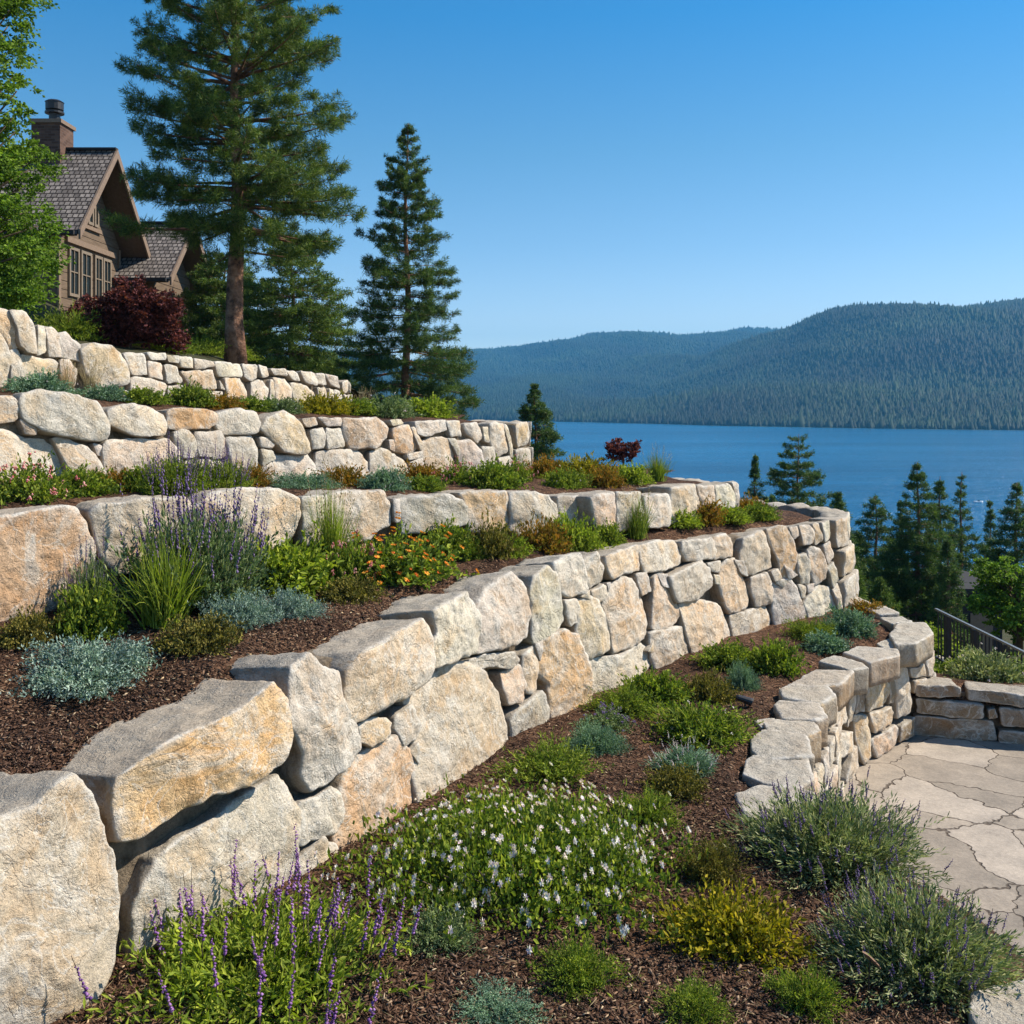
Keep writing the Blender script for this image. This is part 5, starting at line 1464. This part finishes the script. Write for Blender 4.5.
big = conifer('pine_tree', -6.9, 25.0, 15.2, [(0, 2.5), (.12, 3.1), (.25, 3.1), (.5, 2.95), (.75, 2.4), (.9, 1.7), (1, .7)], 3, 'pine', whorl=16, nb=165, tuft=.27, per=11, kn=52, needle_w=.015, needle_l=.19,
              zlow=6.7, tr=.25, label='tallest pine, its crown cut by the top edge, standing beside the shingled house', gap=.45, flat=.42, rise=.10)
second = conifer('pine_tree', -2.95, 28.0, 10.95, [(0, 2.45), (.1, 2.4), (.3, 1.95), (.5, 1.45), (.7, 1.0), (.85, .6), (1, .1)], 14, 'fir', whorl=26, nb=230, tuft=.22, per=9, kn=42, needle_w=.015, needle_l=.16,
                 zlow=2.9, tr=.15, label='tapering pine right of the tallest one, its whole outline against the sky', gap=.35, flat=.32, rise=.06)
G7 = 'conifers growing below the terraces towards the lake'
def bg_tree(u, vtop, Y, wpx, vlow, seed, label, mat='fir', nb=120, cat='conifer tree', name='conifer_tree', group=G7, prof=None, gap=.3, kn=22, tuft=.26):
    x = (u - 512) / F * Y; ztop = CAMZ + (VH - vtop) / F * Y; R_ = wpx / 2 / F * Y * 1.15
    zl = CAMZ + (VH - vlow) / F * Y
    zl = max(zl, ground_at(x, Y) + .3)
    prof = prof or [(0, 1.05), (.25, .86), (.5, .6), (.75, .33), (.9, .15), (1, .03)]
    return conifer(name, x, Y, ztop, [(a, b_ * R_) for a, b_ in prof], seed, mat, nb=nb, tuft=tuft * (Y / 40) ** .5, per=10, kn=kn, needle_w=.027 * Y / 40, needle_l=.20 * (Y / 40) ** .5, zlow=zl, tr=.13, label=label, group=group, cat=cat, gap=gap, flat=.26, rise=-.02, whorl=17)
bg_tree(535, 384, 40, 66, 474, 31, 'small dark spruce against the lake just beyond the third wall', nb=130)
bg_tree(755, 455, 46, 34, 560, 32, 'slim conifer standing before the water left of the bushy pine', nb=80, gap=.5)
bg_tree(798, 434, 45, 74, 590, 33, 'bushy pine rising above the far end of the terraces', nb=120, gap=.45, prof=[(0, .9), (.3, 1.0), (.6, .95), (.8, .6), (1, .12)])
bg_tree(838, 492, 36, 66, 640, 34, 'dark conifer partly hidden by the rounded end of the tall wall', nb=120)
bg_tree(876, 497, 38, 52, 640, 35, 'conifer with a rounded top between the wall end and the tall dense one', nb=120, prof=[(0, .9), (.4, 1.0), (.7, .75), (.9, .4), (1, .1)])
bg_tree(918, 462, 32, 92, 628, 36, 'tall dense conifer in the middle of the right-hand group', nb=190, mat='fir', gap=.15)
bg_tree(940, 476, 37, 62, 630, 37, 'conifer half hidden behind the tall dense one', nb=130)
bg_tree(961, 472, 40, 52, 620, 38, 'slender open conifer right of the tall dense one', nb=90, gap=.6)
bg_tree(1016, 483, 35, 84, 620, 39, 'conifer at the right edge before the lake', nb=130)
bg_tree(984, 545, 48, 36, 620, 40, 'small distant conifer between the slender one and the one at the right edge', nb=70)
bg_tree(858, 532, 44, 50, 660, 41, 'lower conifer in shade behind the rounded end of the tall wall', nb=90)
bg_tree(898, 545, 46, 52, 660, 42, 'lower conifer filling the gap left of the tall dense one', nb=90)
bg_tree(812, 505, 42, 60, 640, 43, 'lower conifer below the bushy pine, touching the wall silhouette', nb=90)
bg_tree(880, 580, 26, 56, 640, 44, 'young yellow-green conifer just beyond the wall end', nb=90, mat='yellow_fir')
bg_tree(856, 570, 25, 36, 640, 45, 'second young yellow-green conifer, close to the wall end', nb=70, mat='yellow_fir')
bg_tree(772, 495, 40, 60, 600, 46, 'low conifer under the slim one beyond the second bed', nb=90)
G8 = 'trees behind the tallest pine'
bg_tree(292, 236, 33, 130, 400, 51, 'dense green tree filling the space right of the tallest trunk', mat='yellow_fir', nb=230, group=G8, gap=.25, kn=16, prof=[(0, .9), (.3, 1.0), (.55, .85), (.8, .5), (1, .15)])
bg_tree(225, 255, 36, 110, 380, 52, 'dark tree directly behind the tallest trunk', mat='pine', nb=170, group=G8, gap=.2, prof=[(0, .9), (.4, 1.0), (.8, .6), (1, .2)])
bg_tree(182, 262, 40, 80, 380, 53, 'dark tree between the house and the tallest trunk', mat='pine', nb=120, group=G8, gap=.2)

def leafy(name, x, y, z0, clumps, leafmat, n, lsize, seed, label, cat, trunk_r=.08, group=None, limb=True, trunk_top=None):
    """trunk and limbs with sprays of leaves; clumps are (dx, dy, z, rx, rz)"""
    r = np.random.default_rng(seed)
    root = empty(name, (x, y, z0)); meta(root, label, cat, group)
    tb = MB(); tt = trunk_top or max(c[2] for c in clumps) * .7
    tb.tube([(0, 0, -.1), (.03, .02, tt * .5), (-.02, 0, tt)], [trunk_r, trunk_r * .75, trunk_r * .35], 8)
    tot = sum(c[3] ** 2 * c[4] for c in clumps); VV = []; DD = []
    for cx, cy, cz, rx, rz in clumps:
        m = int(n * rx ** 2 * rz / tot) + 40
        tb.tube([(0, 0, min(cz * .55, tt * .9)), (cx * .5, cy * .5, cz * .85), (cx, cy, cz)], [trunk_r * .4, trunk_r * .22, trunk_r * .1], 5)
        d = unit(r.normal(size=(m, 3))); rad = r.uniform(.25, 1.0, (m, 1)) ** .45
        # leaves gathered on sprays inside the clump
        ns = max(6, m // 26); sc = unit(r.normal(size=(ns, 3))) * r.uniform(.45, 1.0, (ns, 1)); pick = r.integers(0, ns, m)
        q = sc[pick] + r.normal(0, .14, (m, 3)) * np.array([1, 1, .45])
        VV.append(np.array([cx, cy, cz]) + q * np.array([rx, rx, rz])); DD.append(q * np.array([1, 1, .2]) + r.normal(0, .6, (m, 3)) + np.array([0, 0, -.1]))
    P = np.concatenate(VV); Dd = np.concatenate(DD)
    V, Fc = leaves(P, Dd, lsize * r.uniform(.6, 1.2, len(P)), lsize * .6, r, fold=.15)
    tb.build('trunk', M['twig'], root, True)
    link('crown', mesh_np('crown', V, Fc), M[leafmat], root)
    return root
rr = random.Random(4)
# maple at the left edge: tiers of sprays
cl = []
for i in range(105):
    h = rr.uniform(.2, 5.6); a = rr.uniform(0, 6.28); q = rr.random() ** .55 * (1.35 - .28 * max(0, h - 3.9))
    cl.append((math.cos(a) * q - .12, math.sin(a) * q, h, rr.uniform(.34, .58), rr.uniform(.20, .36)))
zt = ground_at(-8.75, 15.6)
for v_, e_ in ((16, 6), (34, 16), (52, 26), (72, 34), (92, 38), (112, 40), (134, 42), (158, 44), (180, 50), (204, 56), (226, 60), (248, 60), (272, 56), (294, 50)):
    for q_ in (24, 52, 84):
        c_ = pix(e_ - q_ + rr.uniform(-6, 6), v_ + rr.uniform(-5, 5), 15.6 + rr.uniform(-.7, .7))
        if c_.z - zt > .2: cl.append((c_.x + 8.75, c_.y - 15.6, c_.z - zt, rr.uniform(.30, .42), rr.uniform(.18, .26)))
leafy('maple_tree', -8.75, 15.6, zt, cl, 'maple', 75000, .072, 5, 'bright green leafy tree at the left edge, hiding the near corner of the house', 'maple tree', .10)
# plum-red shrub before the house
cl = []
for i in range(44):
    a = rr.uniform(0, 6.28); q = rr.random() ** .6; h = rr.uniform(.1, 1.0) * (1.15 - .45 * q)
    cl.append((math.cos(a) * q * 1.12, math.sin(a) * q * .9, .1 + h, rr.uniform(.24, .36), rr.uniform(.2, .3)))
zt = ground_at(-7.45, 19.6)
leafy('purple_leaved_shrub', -7.52, 19.6, zt, cl, 'plum', 30000, .075, 6, 'large dark red-leaved shrub in front of the house windows', 'shrub', .05, trunk_top=.6)
cl = [(rr.uniform(-.22, .22), rr.uniform(-.2, .2), rr.uniform(.2, .55), rr.uniform(.1, .17), rr.uniform(.07, .12)) for i in range(14)]
p_ = Vector((1.93, 17.5, ground_at(1.93, 17.5)))
leafy('purple_leaved_maple', p_.x, p_.y, p_.z, cl, 'plum', 1500, .06, 7, 'small purple-leaved maple standing against the lake', 'shrub', .02, trunk_top=.35)
# bright tree by the railing, right edge
cl = []
for i in range(34):
    a = rr.uniform(0, 6.28); h = rr.uniform(.2, 1.7); q = rr.uniform(.2, 1.0) * (.95 - .3 * abs(h - .7))
    cl.append((math.cos(a) * q, math.sin(a) * q, h, rr.uniform(.24, .4), rr.uniform(.16, .28)))
bg_tree(900, 500, 50, 34, 640, 71, 'thin pointed conifer seen between the round-topped one and the tall dense one', nb=80)
bg_tree(990, 500, 54, 30, 620, 72, 'thin pointed conifer left of the one at the right edge', nb=80)
bg_tree(828, 520, 30, 46, 640, 73, 'pointed conifer hugging the rounded end of the tall wall', nb=100)
bg_tree(948, 540, 30, 44, 640, 74, 'short pointed conifer in front of the slender open one', nb=90)
zt = ground_at(10.3, 20.3)
leafy('leafy_tree', 10.3, 20.3, CAMZ - .248 * 20.3, cl, 'maple', 11000, .085, 8, 'bright green leafy tree behind the railing at the right edge', 'tree', .07)
# low green thicket on the slope beyond the walls
for i, (u_, v_, Y_, s_) in enumerate([(915, 640, 18.5, .7), (950, 632, 20, .8), (885, 622, 22, .9), (975, 640, 19, .6), (905, 612, 26, 1.2), (865, 600, 24, .8), (990, 655, 17.6, .6), (1010, 640, 21, .9), (960, 655, 17, .5)]):
    x_ = (u_ - 512) / F * Y_; zt = ground_at(x_, Y_)
    cl = [(rr.uniform(-1, 1) * s_, rr.uniform(-.6, .6) * s_, rr.uniform(.15, .9) * s_, rr.uniform(.3, .45) * s_, rr.uniform(.2, .35) * s_) for _ in range(14)]
    leafy('slope_shrub', x_, Y_, zt, cl, 'lime' if i % 2 == 0 else 'green', 3500, .09, 60 + i, 'green bush on the slope beyond the rounded wall ends', 'shrub', .04, 'bushes on the slope beyond the walls', trunk_top=.4)
# ================================================================== house
HX = -13.4
house = empty('house', (-17, 32, 5.8))
meta(house, 'brown wooden house with steep shingled roofs and brick chimney, behind the red-leaved shrub', 'house')
HO = -Vector(house.location)
def hpart(mb, name, mat, par=None, smooth=False):
    o = mb.build(name, M[mat], par or house, smooth)
    if par is None: o.location = HO
    return o
def gable(x0, x1, y0, y1, zb, ze, yr, zr, ov_x, ov_y, n='wing'):
    """box with a gable end on its +X side; ridge along X"""
    sl0 = (zr - ze) / (yr - (y0 - ov_y)); sl1 = (zr - ze) / ((y1 + ov_y) - yr)
    w0 = ze + sl0 * ov_y - .16; w1 = ze + sl1 * ov_y - .16
    m = MB(); m.prism([(x0, y0, zb), (x0, y1, zb), (x0, y1, w1), (x0, yr, zr - .2), (x0, y0, w0)], (x1 - x0, 0, 0))
    hpart(m, 'wall', 'siding')
    t = .12
    for ya, sl in ((y0 - ov_y, sl0), (y1 + ov_y, sl1)):
        m = MB(); xa, xb = x0 - .3, x1 + ov_x
        m.prism([(xa, ya, ze), (xa, yr, zr), (xa, yr, zr + t), (xa, ya, ze + t)] if ya < yr else [(xa, yr, zr), (xa, ya, ze), (xa, ya, ze + t), (xa, yr, zr + t)], (xb - xa, 0, 0))
        rf = hpart(m, 'roof', 'shingle')
        # courses stand a little proud
        # boarded underside
        m = MB(); q = .02
        m.prism([(xa, ya, ze - q - .03), (xa, yr, zr - q - .03), (xa, yr, zr - q), (xa, ya, ze - q)], (xb - xa - .05, 0, 0)); hpart(m, 'soffit', 'soffit')
        m = MB(); m.prism([(xb, ya, ze - .14), (xb, yr, zr - .14), (xb, yr, zr + t + .03), (xb, ya, ze + t + .03)], (.06, 0, 0)); hpart(m, 'bargeboard', 'trim')
        if ya < yr:
            m = MB(); m.box((xa, ya - .12, ze - .02), (xb - .1, ya - .01, ze + .10)); hpart(m, 'gutter', 'darkwood')
    m = MB(); m.bar((x0 - .3, yr, zr + t + .03), (x1 + ov_x + .03, yr, zr + t + .03), .22, .07); hpart(m, 'ridge_cap', 'darkwood')
gable(-23, HX, 29.5, 34.1, 4.8, 8.0, 31.7, 11.0, .85, .55)
gable(-22, -12.3, 34.4, 38.2, 3.5, 7.2, 36.1, 9.45, .8, .8)
# gable windows: three tapering lights over a long band of casements
def window(y0, y1, z0, z1, slope_top=None, bars=1):
    fr = MB(); x = HX
    zt0 = z1; zt1 = slope_top if slope_top else z1
    w_ = .09
    fr.prism([(x, y0, z0), (x, y0 + w_, z0), (x, y0 + w_, zt0), (x, y0, zt0)], (.07, 0, 0)); fr.prism([(x, y1 - w_, z0), (x, y1, z0), (x, y1, zt1), (x, y1 - w_, zt1)], (.07, 0, 0))
    fr.prism([(x, y0 + w_, z0), (x, y1 - w_, z0), (x, y1 - w_, z0 + w_), (x, y0 + w_, z0 + w_)], (.068, 0, 0)); fr.prism([(x, y0 + w_, zt0 - w_), (x, y1 - w_, zt1 - w_), (x, y1 - w_, zt1), (x, y0 + w_, zt0)], (.068, 0, 0))
    if bars:
        fr.box((x + .03, (y0 + y1) / 2 - .018, z0 + w_), (x + .06, (y0 + y1) / 2 + .018, min(zt0, zt1) - w_)); zz = (z0 + z1) / 2; fr.box((x + .03, y0 + w_, zz - .018), (x + .058, y1 - w_, zz + .018))
    win = hpart(fr, 'window', 'wframe')
    g = MB(); g.prism([(x + .012, y0 + w_ * .6, z0 + w_ * .6), (x + .012, y1 - w_ * .6, z0 + w_ * .6), (x + .012, y1 - w_ * .6, zt1 - w_ * .6), (x + .012, y0 + w_ * .6, zt0 - w_ * .6)], (.012, 0, 0))
    link('pane', mesh_py('pane', g.V, g.F), M['glass'], win)
for y0, y1 in ((30.15, 30.85), (30.98, 31.75), (32.0, 32.6), (32.66, 33.3)):
    window(y0, y1, 6.35, 7.85)
window(31.1, 31.42, 8.75, 9.35, 9.75, 0); window(31.5, 31.9, 8.75, 9.9, 9.9, 0); window(31.98, 32.3, 8.75, 9.75, 9.3, 0)
m = MB(); m.box((HX, 29.95, 7.95), (HX + .10, 33.6, 8.12)); m.box((HX, 30.9, 8.58), (HX + .08, 32.5, 8.70)); m.box((HX, 29.47, 4.8), (HX + .05, 29.62, 8.3)); m.box((HX, 33.98, 4.8), (HX + .05, 34.13, 8.3)); hpart(m, 'window_trim', 'trim')
m = MB(); m.box((-15.0, 31.2, 10.2), (-14.1, 32.15, 11.85)); ch = hpart(m, 'chimney', 'brick')
m = MB(); m.box((-15.06, 31.14, 11.85), (-14.04, 32.21, 11.97)); link('chimney_cap', mesh_py('chimney_cap', m.V, m.F), M['trim'], ch)
m = MB(); m.tube([(-14.5, 31.7, 11.97), (-14.5, 31.7, 12.32)], [.17, .17], 16); m.tube([(-14.5, 31.7, 12.27), (-14.5, 31.7, 12.33)], [.29, .29], 16); m.tube([(-14.5, 31.7, 12.39), (-14.5, 31.7, 12.63)], [.27, .27], 16); m.tube([(-14.5, 31.7, 12.63), (-14.5, 31.7, 12.69)], [.29, .2], 16); m.tube([(-14.5, 31.7, 12.33), (-14.5, 31.7, 12.39)], [.15, .15], 12)
link('flue', mesh_py('flue', m.V, m.F), M['black'], ch)

# ================================================================== small things
# railing on the path beyond the low wall
rail = empty('handrail', (7.6, 15.5, -1.6)); meta(rail, 'dark metal railing with a pale top rail beyond the low patio wall', 'railing')
ro = -Vector(rail.location)
def rz_(y): return np.interp(y, [12.4, 17.6], [-.55, -.50])
m = MB(); m.bar((7.62, 12.4, rz_(12.4)), (7.5, 17.7, rz_(17.7)), .045, .03); m.build('top_rail', M['steel'], rail, loc=ro)
m = MB(); m.bar((7.62, 12.4, -1.35), (7.5, 17.7, -1.35), .03, .03); m.build('bottom_rail', M['black'], rail, loc=ro)
n_b = 44
for i in range(n_b):
    y = 12.45 + i * (17.6 - 12.45) / (n_b - 1); x = 7.62 - .12 * (y - 12.4) / 5.3
    m = MB()
    if i % 8 == 0: m.box((x - .03, y - .03, -2.3), (x + .03, y + .03, rz_(y) - .03)); m.build('post', M['black'], rail, loc=ro)
    else: m.box((x - .009, y - .009, -1.34), (x + .009, y + .009, rz_(y) - .03)); m.build('baluster', M['black'], rail, loc=ro)
# fieldstones by the path
def boulder(u, v, Y, size, label, tint, seed):
    c = on_ground(u, v + 6) + Vector((0, 0, size * .35)); size *= c.y / Y; pts = []
    rr_ = random.Random(seed)
    for i in range(9):
        a = i * 2 * math.pi / 9; q = size * rr_.uniform(.8, 1.1); pts.append(c + Vector((math.cos(a) * q, 0, math.sin(a) * q * .7)))
    o = put_stone(None, pts, Vector((.3, -1, .3)).normalized(), size * 1.5, size / 14, tint, 1.2, 'boulder')
    meta(o, label, 'boulder')
boulder(940, 663, 15.0, .24, 'small grey boulder in the bed behind the patio wall corner', 'g', 1)
boulder(962, 607, 29.0, .55, 'pale boulder far down the slope in front of the dark hut', 'g', 2)
boulder(975, 667, 14.9, .25, 'flat brownish stone behind the low patio wall', 'd', 3)
# dark flat-roofed hut far down the slope
hut = empty('garden_hut', (14.5, 31.5, -5)); meta(hut, 'dark flat-roofed hut low on the slope between the conifers', 'hut')
ho_ = -Vector(hut.location)
m = MB(); m.box((13.6, 31, -6.5), (15.2, 33.5, -2.75)); m.build('wall', M['darkwood'], hut, loc=ho_)
m = MB(); m.box((13.4, 30.7, -2.75), (15.4, 33.9, -2.6)); m.build('roof', M['darkwood'], hut, loc=ho_)
m = MB(); m.box((14.2, 30.97, -5.2), (14.9, 31.0, -3.4)); m.build('door', M['trim'], hut, loc=ho_)
# plant marker
p = on_ground(868, 998)
mk = empty('plant_marker', p); meta(mk, 'small rusty leaf-shaped plant marker on a thin stake in the mulch by the largest lavender', 'plant marker')
m = MB(); m.tube([(0, 0, -.03), (.005, 0, .12), (.012, 0, .2)], [.005, .004, .004], 6); m.build('stake', M['black'], mk)
m = MB(); m.prism([(-.03, 0, .245), (0, -.012, .232), (.05, -.02, .185), (.062, -.018, .165), (.035, .0, .178), (-.01, .006, .215)], (.004, .012, .003)); m.build('plate', M['rust'], mk)
# small spotlight
p = on_ground(745, 707)
sp_ = empty('garden_spotlight', p); meta(sp_, 'small black garden spotlight lying low in the mulch by the tall wall bed', 'spotlight')
m = MB(); m.tube([(0, 0, -.02), (0, 0, .05)], [.012, .01], 8); m.build('stake', M['black'], sp_)
m = MB(); m.tube([(-.09, .02, .10), (-.07, .015, .095), (.05, -.01, .06), (.07, -.015, .05)], [.018, .032, .040, .043], 12); m.build('lamp_housing', M['black'], sp_)
# boat on the lake
Y_ = 390; c = Vector(((978 - 512) / F * Y_, Y_, -36.8))
bt = empty('motor_boat', c, R(12)); meta(bt, 'tiny white motor boat on the lake between the right-hand conifers', 'boat')
m = MB(); m.prism([(-1.6, -.7, .0), (1.2, -.7, 0), (2.3, 0, .1), (1.2, .7, 0), (-1.6, .7, 0)], (0, 0, .55)); m.build('hull', M['white'], bt)
m = MB(); m.prism([(.2, -.5, .55), (.3, -.5, .95), (.36, -.5, .95), (.5, -.5, .55)], (0, 1.0, 0)); m.build('windscreen', M['glass'], bt)
# no patio umbrella is built, so none shades the paving
